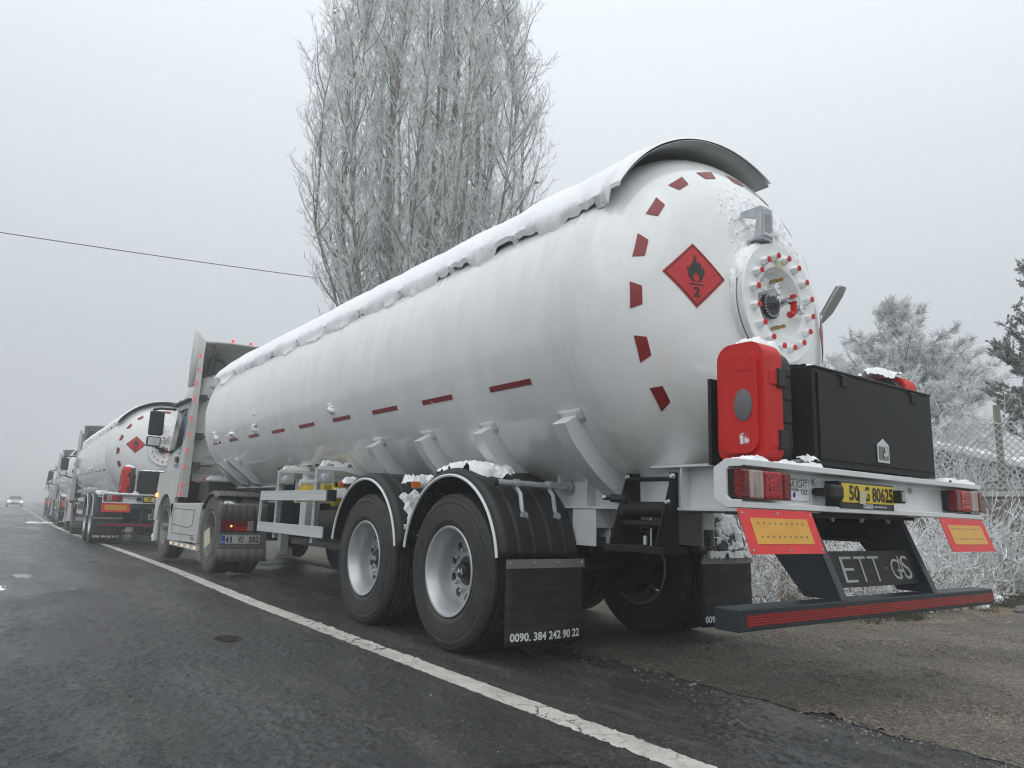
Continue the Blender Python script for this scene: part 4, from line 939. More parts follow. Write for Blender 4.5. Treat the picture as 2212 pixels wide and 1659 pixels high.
    for y in (5.72, 5.22):
        b = MB(); b.prism([(y-.20, .99), (y+.16, .99), (y+.16, 1.10), (y+.02, 1.17), (y-.10, 1.17)], 0, -1.08, -.93); ck = b.build('wheel_chock', 'yellow', T, bevel=.008)
        for k in range(4):
            b = MB(); b.box(-1.084, -1.08, y-.14+k*.07, y-.11+k*.07, 1.0, 1.13); b.build('chock_rib', 'yellow', ck)
    b = MB(); b.box(-1.07, -.94, 4.86, 4.92, .95, 1.18); b.build('chock_holder', 'yellow', T, bevel=.004)
    b = MB(); b.box(-1.10, -.86, 4.50, 4.80, 1.03, 1.125); b.build('document_box', 'wprint', T, bevel=.006)
    b = MB(); b.box(-1.12, -.5, 4.46, 4.75, 1.14, 1.155); b.build('shelf_plate', 'white', T)
    b = MB(); b.box(-.40, .40, 4.6, 6.6, .66, .95); b.build('pump_housing', 'grimed', T, bevel=.03)
    b = MB(); b.tube([(-.75, 5.0, .80), (-.75, 5.9, .80)], .11, 20); b.build('air_reservoir', 'cabdark', T, bevel=.02)
    b = MB(); b.box(-.9, -.5, 4.55, 6.4, .52, .58); b.build('guard_beam', 'cabdark', T)
    # coupling plate with bolts, front marker bar
    b = MB(); b.box(-.64, .64, 7.75, 9.75, 1.185, 1.205); cp = b.build('coupling_plate', 'white', T, bevel=.004)
    for k in range(11): bolt_mb(.014, .028, 2, (-.60, 8.2+k*.12, 1.206), sgn=1).build('bolt', 'white', cp)
    b = MB(); b.box(-.58, .58, 8.1, 9.4, 1.206, 1.30); b.build('coupling_frame', 'white', T)
    b = MB(); b.box(-1.07, -.30, 10.0, 10.04, 1.285, 1.315); mbr = b.build('front_marker_bar', 'white', T)
    b = MB(); b.box(-1.10, -1.05, 9.98, 10.02, 1.27, 1.325); b.build('side_marker_lamp', 'amber', T, bevel=.006)
    snow_on_box(-1.06, -.35, 9.99, 10.05, 1.315, .05, 7.7, mbr, .2, dens=30)
    # snow on the mudguards and tubes
    def mg(yc, a0, a1, x0, x1, sd, thick, cov, fr_=(5, 4), e_=.16):
        def f(u, v):
            a = R_(a0+(a1-a0)*u); return (x0+(x1-x0)*v, yc+.668*math.cos(a), .575+.668*math.sin(a)), (0, math.cos(a)*.6, math.sin(a))
        L_ = abs(R_(a1-a0))*.67; fq = 8.5; snow_patch(f, max(20, int(L_*70)), max(16, int((x1-x0)*70)), thick*.8, sd, T, cover=cov, freq=(L_*fq, (x1-x0)*fq), edge=e_)
    mg(2.405, 60, 117, -1.20, -.93, 1.3, .055, .40); mg(2.405, 76, 108, -1.0, -.80, 6.3, .05, .12)
    mg(3.775, 128, 168, -1.20, -.72, 2.3, .06, .12); mg(2.405, 90, 172, .85, 1.22, 4.1, .05, .16); mg(2.405, 15, 50, -1.2, -.7, 9.9, .09, .22)
    snow_on_box(-1.22, -1.0, 3.0, 3.2, 1.155, .05, 12.2, T, .15, dens=60, f=12)
    snow_on_box(.62, 1.22, 1.66, 1.72, .655, .035, 2.2, T, .35, dens=110, f=14); snow_on_box(-1.2, -.9, 4.33, 4.45, 1.17, .04, 5.2, T, .25, dens=50)
    return T

# ================================================================== tractor unit
def make_tractor(label, stickers=True):
    T = thing('tractor_unit', (0, 10.5, 0), label, 'truck', 'tractor units in the queue')
    # cab body: lofted rings from bottom to top
    def ring(z, hw, y0, y1, r=.16, n=5):
        P_ = []
        for cx_, cy_, s0 in ((hw-r, y1-r, 0), (-hw+r, y1-r, 90), (-hw+r*.4, y0+r*.4, 180), (hw-r*.4, y0+r*.4, 270)):
            rr = r if s0 < 170 else r*.4
            for k in range(n+1): a = R_(s0+90*k/n); P_.append((cx_+rr*math.cos(a), cy_+rr*math.sin(a), z))
        return P_
    def loft(rings):
        b = MB(); n = len(rings[0]); vs = [p for r in rings for p in r]
        fs = [(i*n+k, i*n+(k+1) % n, (i+1)*n+(k+1) % n, (i+1)*n+k) for i in range(len(rings)-1) for k in range(n)]+[tuple(range(n))[::-1], tuple(range((len(rings)-1)*n, len(rings)*n))]
        return b.add(vs, fs)
    b = loft([ring(1.42, 1.14, 10.82, 12.46), ring(1.50, 1.15, 10.80, 12.50), ring(1.95, 1.15, 10.80, 12.50), ring(2.60, 1.09, 10.80, 12.36, .2), ring(2.80, 1.07, 10.80, 12.22, .2), ring(3.02, 1.02, 10.82, 11.95, .25), ring(3.12, .92, 10.9, 11.7, .25)])
    cabb = b.build('cab_body', 'grime', T)
    # pressed ribs on the cab's back wall
    for (x0, x1, z0, z1) in [(-.92, .92, 2.88, 2.93), (-.92, .92, 2.76, 2.81), (-.9, .9, 2.5, 2.54)]+[(-.86, .86, 1.58+.13*k, 1.63+.13*k) for k in range(4)]+[(-.80, -.74, 2.0, 2.45), (.74, .80, 2.0, 2.45)]:
        b = MB(); b.box(x0, x1, 10.785, 10.80, z0, z1); b.build('pressed_rib', 'grime', cabb, bevel=.006)
    b = MB(); b.prism([(-1.06, 1.42), (-1.06, 1.30), (-.9, 1.27), (-.75, 1.20), (-.55, 1.20), (-.55, 1.36), (.55, 1.36), (.55, 1.20), (.9, 1.27), (1.06, 1.42)], 1, 10.82, 10.87); b.build('rear_skirt_panel', 'grime', T, bevel=.006)
    b = MB(); b.box(-.62, -.5, 10.80, 10.90, .98, 1.24); b.build('cab_mount', 'cabdark', T, bevel=.01)
    # lower front: bumper, arch, door lower
    for sgn in (-1, 1):
        X = sgn*1.25; Xi = sgn*1.19
        a, c = min(X, Xi), max(X, Xi)
        ar = [(11.68+.60*math.cos(R_(t)), .50+.58*math.sin(R_(t))) for t in range(10, 171, 10)]
        b = MB(); b.prism([(12.28, .62)]+[(y, z) for y, z in ar if z > .55][0:]+[(10.98, 1.0), (10.90, 1.03), (10.82, 1.46), (12.40, 1.46), (12.47, 1.2), (12.50, .62)], 0, a, c); b.build('lower_door_panel', 'grime', T, bevel=.01)
        b = MB(); b.box(a, c, 12.20, 12.42, .27, .62); b.build('bumper_corner', 'grime', T, bevel=.02)
        # door with window
        xd = sgn*1.155
        b = MB(); b.hexa([(xd-.012, 11.25, 1.47), (xd+.012, 11.25, 1.47), (xd+.012, 12.30, 1.47), (xd-.012, 12.30, 1.47)], [(sgn*1.085-.03, 11.25, 2.70), (sgn*1.085+.03, 11.25, 2.70), (sgn*1.085+.03, 12.12, 2.70), (sgn*1.085-.03, 12.12, 2.70)])
        d = b.build('cab_door', 'grime', T, bevel=.01)
        b = MB(); o_ = sgn*.028
        def dp(y, z): t = (z-1.47)/1.23; return (sgn*(1.155-.07*t)+o_, y, z)
        b.add([dp(11.33, 1.92), dp(12.20, 1.78), dp(12.12, 2.30), dp(12.02, 2.56), dp(11.33, 2.56)], [(0, 1, 2, 3, 4)]); b.build('door_window', 'glass', d, solid=.01)
        b = MB(); b.box(sgn*1.185-.012, sgn*1.185+.012, 11.40, 11.58, 1.62, 1.72); b.build('door_handle', 'ink', d, bevel=.006)
        b = MB(); b.box(min(sgn*1.10, sgn*1.19), max(sgn*1.10, sgn*1.19), 11.1, 12.35, 2.67, 2.70); b.build('rain_gutter', 'cabdark', T)
        if stickers and sgn < 0:
            for (yy_, zz, w_, h_, s__) in ((11.33, 1.52, .36, .10, 'A.Ş.'), (11.30, 1.84, .22, .05, 'NAK.'), (11.30, 1.76, .2, .04, 'SAN.')):
                text('lettering', s__, lambda u, v, yy_=yy_, zz=zz, w_=w_, h_=h_: (-1.184+.06*(zz+h_*v-1.47)/1.23, yy_+w_-w_*u, zz+h_*v), 'blue', d, .03)
            b = MB(); b.add([(-1.172, 11.30, 2.0), (-1.172, 11.28, 2.4), (-1.165, 11.22, 2.4), (-1.172, 11.24, 2.0)], [(0, 1, 2, 3)]); b.build('blue_stripe', 'blue', d, solid=.002)
        # side extender with lit marker lamps
        xe = sgn*1.25
        b = MB(); b.hexa([(xe-.02, 10.68, 1.03), (xe+.02, 10.68, 1.03), (sgn*1.17+.02, 11.02, 1.03), (sgn*1.17-.02, 11.02, 1.03)], [(sgn*1.20-.02, 10.52, 3.45), (sgn*1.20+.02, 10.52, 3.45), (sgn*1.06+.02, 10.98, 3.30), (sgn*1.06-.02, 10.98, 3.30)]); ex = b.build('side_extender', 'grime', T, bevel=.008)
        b = MB(); q = lambda t, w_: (sgn*(1.25-.05*t-w_), 10.665-.16*t, 1.03+2.42*t)
        b.hexa([q(0, -.01), q(0, .13), tuple(Vector(q(0, .13))+Vector((0, .02, 0))), tuple(Vector(q(0, -.01))+Vector((0, .02, 0)))], [q(1, -.01), q(1, .06), tuple(Vector(q(1, .06))+Vector((0, .02, 0))), tuple(Vector(q(1, -.01))+Vector((0, .02, 0)))]); b.build('extender_flange', 'grime', ex)
        for t in (.02, .08, .20, .31, .42, .53, .655, .765, .86, .955):
            c = q(t, .008); b = MB(); b.box(c[0]-.010, c[0]+.010, c[1]-.014, c[1]-.002, c[2]-.034, c[2]+.034); b.build('lit_marker', 'emr', ex, bevel=.006)
        for z in (1.50, 1.98, 2.62):
            b = MB(); b.box(*sorted((sgn*1.10, sgn*.98)), 10.66, 10.78, z, z+.10); b.tube([(sgn*1.13, 10.70, z+.05), (sgn*.8, 10.74, z+.05)], .015, 6); b.build('extender_stay', 'cabdark', T)
        # fuel tank skirt with lit lamps
        b = MB(); b.hexa([(sgn*1.25, 9.30, .37), (sgn*1.19, 9.30, .37), (sgn*1.19, 11.22, .33), (sgn*1.25, 11.22, .33)], [(sgn*1.25, 9.20, .945), (sgn*1.19, 9.20, .945), (sgn*1.19, 11.20, .935), (sgn*1.25, 11.20, .935)]); sk = b.build('side_skirt', 'grime', T, bevel=.012)
        for pts in ([(9.55, .84), (10.95, .85)], [(9.62, .62), (9.55, .84)], [(10.95, .85), (10.95, .46), (9.45, .47)], [(9.62, .62), (9.85, .57), (10.95, .60)]):
            b = MB(); b.tube([(sgn*1.250, y, z) for y, z in pts], .006, 6); b.build('pressed_line', 'grimed', sk)
        b = MB(); b.box(*sorted((sgn*1.235, sgn*1.20)), 9.25, 11.10, .265, .335); ls = b.build('lamp_rail', 'grime', T)
        for k in range(5):
            b = MB(); b.box(*sorted((sgn*1.245, sgn*1.235)), 9.38+.38*k, 9.46+.38*k, .28, .315); b.build('lit_marker', 'emw', ls, bevel=.004)
        if stickers and sgn < 0: text('lettering', 'Axor', lambda u, v: (-1.2525, 9.66-.24*u, .40+.07*v), 'ink', sk, 0)
        b = MB(); b.tube([(sgn*.88, 9.5, .66), (sgn*.88, 11.1, .66)], .30, 20); b.build('fuel_tank', 'cabdark', T)
        b = MB(); b.tube([(sgn*1.0, 9.9, .945), (sgn*1.0, 9.9, .99)], .09, 16); b.build('filler_cap', 'grimed', T)
        # mirrors
        b = MB(); b.tube([(sgn*1.12, 12.30, 2.62), (sgn*1.40, 12.18, 2.60), (sgn*1.52, 12.10, 2.56)], .022, 8); b.build('mirror_arm', 'black', T); b = MB(); b.tube([(sgn*1.15, 12.35, 1.84), (sgn*1.40, 12.18, 1.90), (sgn*1.50, 12.10, 1.98)], .022, 8); ma = b.build('mirror_arm', 'black', T)
        b = MB(); b.box(*sorted((sgn*1.34, sgn*1.58)), 12.03, 12.13, 2.10, 2.54); mh_ = b.build('mirror_housing', 'black', T, bevel=.04, seg=3)
        b = MB(); b.box(*sorted((sgn*1.36, sgn*1.56)), 12.022, 12.03, 2.14, 2.50); b.build('mirror_glass', 'mirror' if False else 'glass', mh_, bevel=.003)
        b = MB(); b.box(*sorted((sgn*1.36, sgn*1.59)), 12.03, 12.13, 1.90, 2.08); mh2 = b.build('mirror_housing', 'black', T, bevel=.03, seg=3)
        b = MB(); b.box(*sorted((sgn*1.38, sgn*1.57)), 12.022, 12.03, 1.92, 2.06); b.build('mirror_glass', 'mirror', mh2, bevel=.003)
        # rear fenders, ribbed
        a, c = sorted((sgn*1.26, sgn*.62))
        g = mudguard(T, a, c, 8.66, .52, .60, 35, 118, 'grimed', ribs=7, trim=False)
        b = MB(); vs = []; N_ = 36
        for i in range(N_+1):
            x = a+(c-a)*i/N_; d_ = .012*abs(math.sin(PI*i/N_*6)); d_ = .0 if abs(math.sin(PI*i/N_*7)) < .35 else -.014
            vs += [(x, 8.13+d_, .735), (x, 8.16+d_, .93), (x, 8.22+d_, .955)]
        b.add(vs, [(3*i+k, 3*i+3+k, 3*i+4+k, 3*i+1+k) for i in range(N_) for k in (0, 1)]); b.build('rear_fender_panel', 'grimed', T, solid=.01)
        b = MB(); b.box(a, c, 8.12, 8.15, .36, .735); rp = b.build('lamp_board', 'cabdark' if False else 'grimed', T, bevel=.01)
        b = MB(); b.surf(lambda u, v: (a-.01+(c-a+.02)*u, 8.11+.004*math.sin(u*40), .195+.165*v), 60, 2); b.build('mud_flap', 'grimed', T, solid=.01)
        L0 = sgn*1.245; sg_ = -sgn
        def seg_(nm, t0, t1, z0, z1, mm, yb=8.085): b = MB(); b.box(*sorted((L0+sg_*t0, L0+sg_*t1)), yb, 8.12, z0, z1); return b.build(nm, mm, tl, bevel=.004)
        b = MB(); b.box(*sorted((L0, L0+sg_*.49)), 8.10, 8.121, .58, .735); tl = b.build('tail_lamp', 'black', T, bevel=.006)
        seg_('lens', .005, .085, .59, .725, 'lensd'); seg_('lens', .09, .175, .59, .725, 'lensd'); seg_('lens', .18, .34, .59, .65, 'lens'); seg_('lens', .18, .34, .655, .725, 'lensd'); seg_('lens', .345, .42, .59, .725, 'clear')
        b = MB(); b.lathe([(.014, 0), (.012, -.006), (0, -.008)], (L0+sg_*.13, 8.084, .655), 1, 12); b.build('lit_indicator', 'ema', tl)
        if sgn < 0:
            b = MB(); b.box(-1.225, -.715, 8.108, 8.119, .425, .535); np_ = b.build('number_plate', 'plw', T, bevel=.003)
            b = MB(); b.box(-1.222, -1.175, 8.1055, 8.1075, .428, .532); b.build('country_band', 'blue', np_)
            if stickers:
                text('lettering', 'TR', flatxz(-1.212, -1.185, .438, .460, 8.104), 'wprint', np_)
                for s__, x0, x1 in (('4', -1.165, -1.125), ('1', -1.105, -1.085), ('VU', -1.01, -.93), ('502', -.865, -.73)): text('lettering', s__, flatxz(x0, x1, .44, .522, 8.106), 'ink', np_, .035)
    # visor lamp, bumper, windscreen, grille, front face
    b = MB(); b.box(-1.19, 1.19, 12.44, 12.56, .27, .62); b.build('front_bumper', 'grime', T, bevel=.03)
    b = MB(); b.box(-1.1, 1.1, 12.40, 12.52, .62, 1.46); b.build('front_grille', 'cabdark', T, bevel=.03)
    b = MB(); b.add([(-1.0, 12.52, 1.75), (1.0, 12.52, 1.75), (.95, 12.38, 2.55), (-.95, 12.38, 2.55)], [(0, 1, 2, 3)]); b.build('windscreen', 'glass', T, solid=.012)
    for sgn in (-1, 1):
        b = MB(); b.box(*sorted((sgn*.75, sgn*1.18)), 12.555, 12.57, .46, .60); b.build('headlamp', 'clear', T, bevel=.01)
        b = MB(); b.box(*sorted((sgn*1.25, sgn*1.28)), 12.33, 12.41, 1.03, 1.10); b.build('side_indicator', 'ema', T, bevel=.01)
        b = MB(); b.prism([(12.0, 2.76), (12.25, 2.74), (12.32, 2.71), (12.0, 2.71)], 0, *sorted((sgn*1.12, sgn*1.0))); b.build('sun_visor_bracket', 'cabdark', T)
    b = MB(); b.prism([(12.10, 2.80), (12.52, 2.72), (12.54, 2.70), (12.12, 2.76)], 0, -1.05, 1.05); b.build('sun_visor', 'cabdark', T, bevel=.006)
    # roof deflector
    b = MB()
    def df(u, v):
        y = 10.62+1.45*v; z = 3.66-(v**1.7)*.66; x = -1.10+2.2*u; x *= (1-.12*v); z -= .05*(abs(2*u-1)**4); return (x, y, z)
    b.surf(df, 20, 12); dfl = b.build('roof_deflector', 'grime', T, solid=.03)
    for sgn in (-1, 1):
        b = MB(); b.add([(sgn*1.12, 10.62, 3.62), (sgn*1.19, 10.90, 3.84), (sgn*1.19, 11.02, 3.88), (sgn*1.16, 11.25, 3.68), (sgn*1.08, 11.7, 3.36), (sgn*1.0, 12.05, 3.02), (sgn*1.06, 11.0, 2.98), (sgn*1.12, 10.72, 3.02)], [(0, 1, 2, 3, 4, 5, 6, 7)]); b.build('deflector_side', 'grime', dfl, solid=.03)
        for x in (.36, .66):
            b = MB(); b.lathe([(.025, 0), (.025, .02), (.02, .05), (.008, .06), (0, .06)], (sgn*x, 10.68, 3.675), 2, 12); b.build('roof_marker_lamp', 'emr', dfl)
    b = MB(); b.tube([(-.92, 10.95, 3.12), (-.92, 10.90, 3.34), (-.85, 10.83, 3.42), (-.72, 10.76, 3.36), (-.66, 10.74, 3.24), (-.66, 10.74, 3.12)], .07, 12); b.build('air_intake_duct', 'cabdark', T)
    for x in (-.95, .95):
        b = MB(); b.tube([(x, 10.75, 3.05), (x, 10.68, 3.6)], .018, 6); b.build('deflector_strut', 'cabdark', T)
    # chassis, fifth wheel, coils, exhaust box
    for x in (-.42, .42):
        b = MB(); b.box(x-.035, x+.035, 7.85, 12.4, .82, 1.04); b.build('chassis_rail', 'cabdark', T)
    b = MB(); b.box(-.46, .46, 8.2, 9.15, 1.10, 1.18); b.box(-.5, .5, 8.45, 8.9, 1.04, 1.10); b.build('fifth_wheel', 'cabdark', T, bevel=.01)
    b = MB(); b.box(-.95, -.15, 10.15, 10.75, .98, 1.32); b.build('battery_box', 'cabdark', T, bevel=.02)
    b = MB(); b.box(-.6, .6, 9.2, 12.3, .50, .82); b.build('driveline', 'black', T, bevel=.04)
    for x in (-.3, -.1, .1):
        pts = [(x+.05*math.cos(t*.9), 10.25+.05*math.sin(t*.9), 1.12+.012*t) for t in range(60)]
        b = MB(); b.tube(pts, .010, 5); b.build('air_hose_coil', 'ink', T)
    b = MB(); b.tube([(-.95, 8.66, TR), (.95, 8.66, TR)], .09, 14); b.lathe([(.0, -.2), (.16, -.14), (.2, 0), (.16, .14), (0, .2)], (0, 8.66, TR), 0, 20); b.build('drive_axle', 'cabdark', T)
    wheel(T, -1.10, 8.66, -1, 'rubberd', 'rimd', 'rimd'); wheel(T, 1.10, 8.66, 1, 'rubberd', 'rimd', 'rimd')
    wheel(T, -1.08, 11.68, -1, 'rubberd', 'rimd', 'rimd', steer=True); wheel(T, 1.08, 11.68, 1, 'rubberd', 'rimd', 'rimd', steer=True)
    if stickers:
        b = MB(); P_ = [(8.60, .62), (8.84, .55), (8.74, .33), (8.50, .42)]; b.prism(P_, 0, -1.262, -1.256); b.build('card_wedged_in_wheel', 'paper', T)
    snow_patch(lambda u, v: ((-1.26+.22*u, 12.36+.24*v, .28), (0, 0, 1)), 16, 16, .09, 4.4, T, cover=.35, freq=(2, 2), edge=.2)
    snow_patch(lambda u, v: ((-1.22+.16*u, 8.17+.05*v, .94), (0, 0, 1)), 24, 8, .03, 4.9, T, cover=.35, freq=(3, 1), edge=.2)
    return T

def kids(o): return list(o.children)
UNLIT = {'lit_marker', 'roof_marker_lamp', 'lit_indicator', 'lettering', 'card_wedged_in_wheel', 'lamp_rail', 'side_indicator', 'deflector_side', 'blue_stripe'}
def copy_tree(o, parent=None, skip=()):
    c = o.copy(); COL.objects.link(c); c.parent = parent
    for ch in kids(o):
        if ch.name.split('.')[0] not in skip: copy_tree(ch, c, skip)
    return c
bpy.context.view_layer.update()
T1 = make_trailer('nearest white gas tank trailer, snowy on top, black tool box and yellow number plate behind')
C1 = make_tractor('grimy white tractor unit with lit red marker lamps pulling the nearest tank trailer')
T2 = make_trailer('second white tank trailer, seen left of the nearest cab, its bumper plate lettered ETT', upright=True)
CLR = {}
def place(o, x, y, rot, base):
    """move a thing built around (0,base): its rear axle goes to (x,y) turned by rot degrees"""
    o.rotation_euler = (0, 0, R_(-rot)); a = R_(-rot); by = o['_o'][1]-base
    o.location = (x-math.sin(a)*by, y+math.cos(a)*by, gz(y))
place(T2, -.27, 18.8, 1.6, 2.405)
C2 = copy_tree(C1, None, UNLIT); C2['label'] = 'second tractor unit, white with a long dark mirror, ahead of the second tanker'
place(C2, -.05, 25.05, 2.0, 8.66)
T3 = copy_tree(T2); T3['label'] = 'third white tank trailer in the queue, half faded by fog behind the second cab'
place(T3, .27, 33.6, 2.6, 2.405)
C3 = copy_tree(C1, None, UNLIT); C3['label'] = 'third tractor unit in the queue, grey in the fog with a wide roof deflector'
place(C3, .56, 39.85, 3.0, 8.66)
far_t = {'tank_shell', 'sun_shield', 'snow_blanket', 'chassis_rail', 'wheel', 'mudguard', 'mud_flap', 'rear_beam', 'tail_lamp', 'marker_board', 'saddle', 'guard_rail', 'tool_box'}
far_c = {'cab_body', 'lower_door_panel', 'bumper_corner', 'cab_door', 'side_extender', 'side_skirt', 'mirror_arm', 'mirror_housing', 'mudguard', 'rear_fender_panel', 'lamp_board', 'mud_flap', 'tail_lamp', 'roof_deflector', 'chassis_rail', 'wheel', 'front_bumper', 'front_grille', 'windscreen', 'air_intake_duct'}
for (k, x, y, rot, lt, lc) in ((4, 1.0, 48.2, 3.6, 'fourth tank trailer in the queue, mostly hidden behind the third cab', 'fourth tractor unit in the queue, a pale boxy cab edge in the fog'),
                               (5, 1.75, 62.0, 4.6, 'fifth tank trailer in the queue, a faint shape in thick fog', 'fifth tractor unit in the queue, dark mirror standing out from the fog'),
                               (6, 2.85, 76.0, 5.2, 'sixth and farthest tank trailer, nearly lost in the fog', 'farthest tractor unit of the queue, nearly lost in the fog')):
    t = T2.copy(); COL.objects.link(t)
    for ch in kids(T2):
        if ch.name.split('.')[0] in far_t: copy_tree(ch, t)
    t['label'] = lt; place(t, x, y, rot, 2.405)
    c = C1.copy(); COL.objects.link(c)
    for ch in kids(C1):
        if ch.name.split('.')[0] in far_c: copy_tree(ch, c, UNLIT)
    c['label'] = lc; a = R_(rot+.6); place(c, x+6.25*math.sin(a), y+6.25*math.cos(a), rot+.6, 8.66)

# ================================================================== oncoming car
def make_car(x, y, rot):
    z0 = gz(y)
    T = thing('oncoming_car', (0, 0, 0), 'oncoming pale car with bright headlamps, small in the fog at the left', 'car')
    prof = [(-2.1, .45), (-2.15, .9), (-1.6, 1.0), (-1.1, 1.42), (.3, 1.46), (1.05, 1.02), (1.95, .86), (2.15, .62), (2.12, .32), (-2.0, .3)]
    b = MB(); b.prism([(-p[0], p[1]) for p in prof], 0, -.86, .86); b.build('car_body', 'carp', T, bevel=.08, seg=3)
    b = MB(); b.add([(-.70, -1.10, 1.03), (.70, -1.10, 1.03), (.60, -.42, 1.40), (-.60, -.42, 1.40)], [(0, 1, 2, 3)]); b.build('windscreen', 'glass', T, solid=.04)
    for s_ in (-1, 1):
        b = MB(); b.box(*sorted((s_*.50, s_*.82)), -2.17, -2.10, .66, .78); b.build('headlamp', 'head', T, bevel=.02)
        b = MB(); b.box(*sorted((s_*.86, s_*1.0)), -.95, -.85, 1.0, 1.12); b.build('wing_mirror', 'carp', T, bevel=.02)
        for yy in (-1.35, 1.3):
            b = MB(); b.lathe([(0, -.1), (.2, -.1), (.32, -.09), (.33, 0), (.32, .09), (0, .1)], (s_*.78, yy, .33), 0, 20); b.build('wheel', 'rubber', T)
    b = MB(); b.box(-.45, .45, -2.17, -2.12, .42, .60); b.build('grille', 'ink', T)
    T.location = (x, y, z0); T.rotation_euler = (0, 0, R_(rot))
make_car(.75, 114, -1)

# ================================================================== poplar
def poplar(cx, cy, z0):
    T = thing('poplar_tree', (cx, cy, z0), 'tall bare poplar covered in hoarfrost, standing behind the nearest tanker', 'tree')
    def env(z):  return float(np.interp(z, [0, 3, 5, 6.5, 9, 12, 15, 18, 20.5, 22.5], [.4, 1.2, 2.6, 3.4, 4.25, 4.35, 4.0, 3.1, 1.7, .1]))
    stems = []; L1 = []; L2 = []; L3 = []
    for k in range(30):
        az = 2.399*k; rr = .3+3.7*math.sqrt((k+.5)/30)*.92; top = 22-rr*1.1-random.random()*2.5
        n = 14; P = []
        for i in range(n):
            t = i/(n-1); z = .1+top*t; s_ = 1-math.exp(-6.5*max(0, t-.04))
            r = rr*s_*(.92 if t < .8 else .92-(t-.8)*1.2)*min(1, env(max(z, 5))/4.2)
            P.append((math.cos(az+.3*t)*r+.12*nz(k*3.1, z*.5), math.sin(az+.3*t)*r+.12*nz(k*7.7, z*.5), z))
        P = np.array(P); R = np.linspace((.15 if k < 6 else .085 if k < 16 else .055), .012, n); stems.append((P, R))
    for si, (P, R) in enumerate(stems):
        m = 34
        for j in range(m):
            t = .16+.82*j/m+random.uniform(-.01, .01); q = t*(len(P)-1); i = min(int(q), len(P)-2); fr = q-i
            p = P[i]*(1-fr)+P[i+1]*fr; az = random.uniform(0, 2*PI)
            out_ = math.atan2(p[1], p[0]); az = out_+random.gauss(0, 1.7)
            Ln = random.uniform(1.0, 2.9)*(1-.5*t); th = random.uniform(.45, .9)
            pts = [p]; d = np.array([math.cos(az)*math.sin(th), math.sin(az)*math.sin(th), math.cos(th)])
            for s_ in range(7):
                d = d+np.array([random.gauss(0, .10), random.gauss(0, .10), .16]); 
                nxt = pts[-1]+d/np.linalg.norm(d)*Ln/7
                rad = math.hypot(nxt[0], nxt[1]); lim = env(nxt[2])*(.98+.10*nz(math.atan2(nxt[1], nxt[0])*2.2, nxt[2]*.55))
                if rad > lim: d[:2] *= .15
                d /= np.linalg.norm(d); pts.append(pts[-1]+d*Ln/7)
            L1.append((np.array(pts), np.linspace(.030*(1-.5*t)+.006, .008, 8)))
    def sub(src, cnt, l0, l1, k, r0, r1, spread, up, t0=.15):
        res = []
        for (P, R) in src:
            for j in range(cnt):
                t = t0+(1-t0)*(j+random.random())/cnt; q = t*(len(P)-1); i = min(int(q), len(P)-2); fr = q-i
                p = P[i]*(1-fr)+P[i+1]*fr; d0 = P[i+1]-P[i]; d0 /= np.linalg.norm(d0)
                rnd = rng.normal(size=3); rnd -= d0*rnd.dot(d0); rnd /= np.linalg.norm(rnd)+1e-9
                a = random.uniform(*spread); d = d0*math.cos(a)+rnd*math.sin(a); Ln = random.uniform(l0, l1); pts = [p]
                for s_ in range(k-1):
                    d = d+np.array([random.gauss(0, .20), random.gauss(0, .20), up+random.gauss(0, .12)]); d /= np.linalg.norm(d); pts.append(pts[-1]+d*Ln/(k-1))
                res.append((np.array(pts), np.linspace(r0, r1, k)))
        return res
    L2 = sub(L1, 8, .45, 1.05, 6, .010, .0065, (.6, 1.25), .24)
    L3 = sub(L2, 6, .14, .36, 3, .0078, .006, (.6, 1.4), .34, .15)
    L3 += sub(stems, 45, .2, .6, 3, .0085, .006, (.6, 1.3), .3, .25)
    for P, R in stems:
        b = MB(); b.tube([Vector(p)+Vector((cx, cy, z0)) for p in P], list(R), 10); b.build('trunk', 'bark', T)
    def mk(L, seg): return nptubes(np.array([p for p, r in L]), np.array([r for p, r in L]), seg)
    V, F = mk(L1, 4); npmesh('branch', V, F, 'bark', T, 'stuff', True)
    V, F = join([mk(L2, 3)]); npmesh('branchlet', V, F, 'twig', T, 'stuff')
    V, F = mk(L3, 3); npmesh('twig', V, F, 'twig', T, 'stuff')
    b = MB()
    for k in range(40):
        p = random.choice(L2)[0][2]; 
        for j in range(6):
            q = p+rng.normal(size=3)*.05; a = rng.normal(size=3)*.035; c = rng.normal(size=3)*.035; b.add([q+a+Vector((cx, cy, z0)), q+c+Vector((cx, cy, z0)), q-a+Vector((cx, cy, z0)), q-c+Vector((cx, cy, z0))], [(0, 1, 2, 3)])
    b.build('dead_leaf_cluster', 'leaf', T, smooth=False, recalc=False, kind='stuff')
    return T
poplar(5.5, 15.7, -.1)

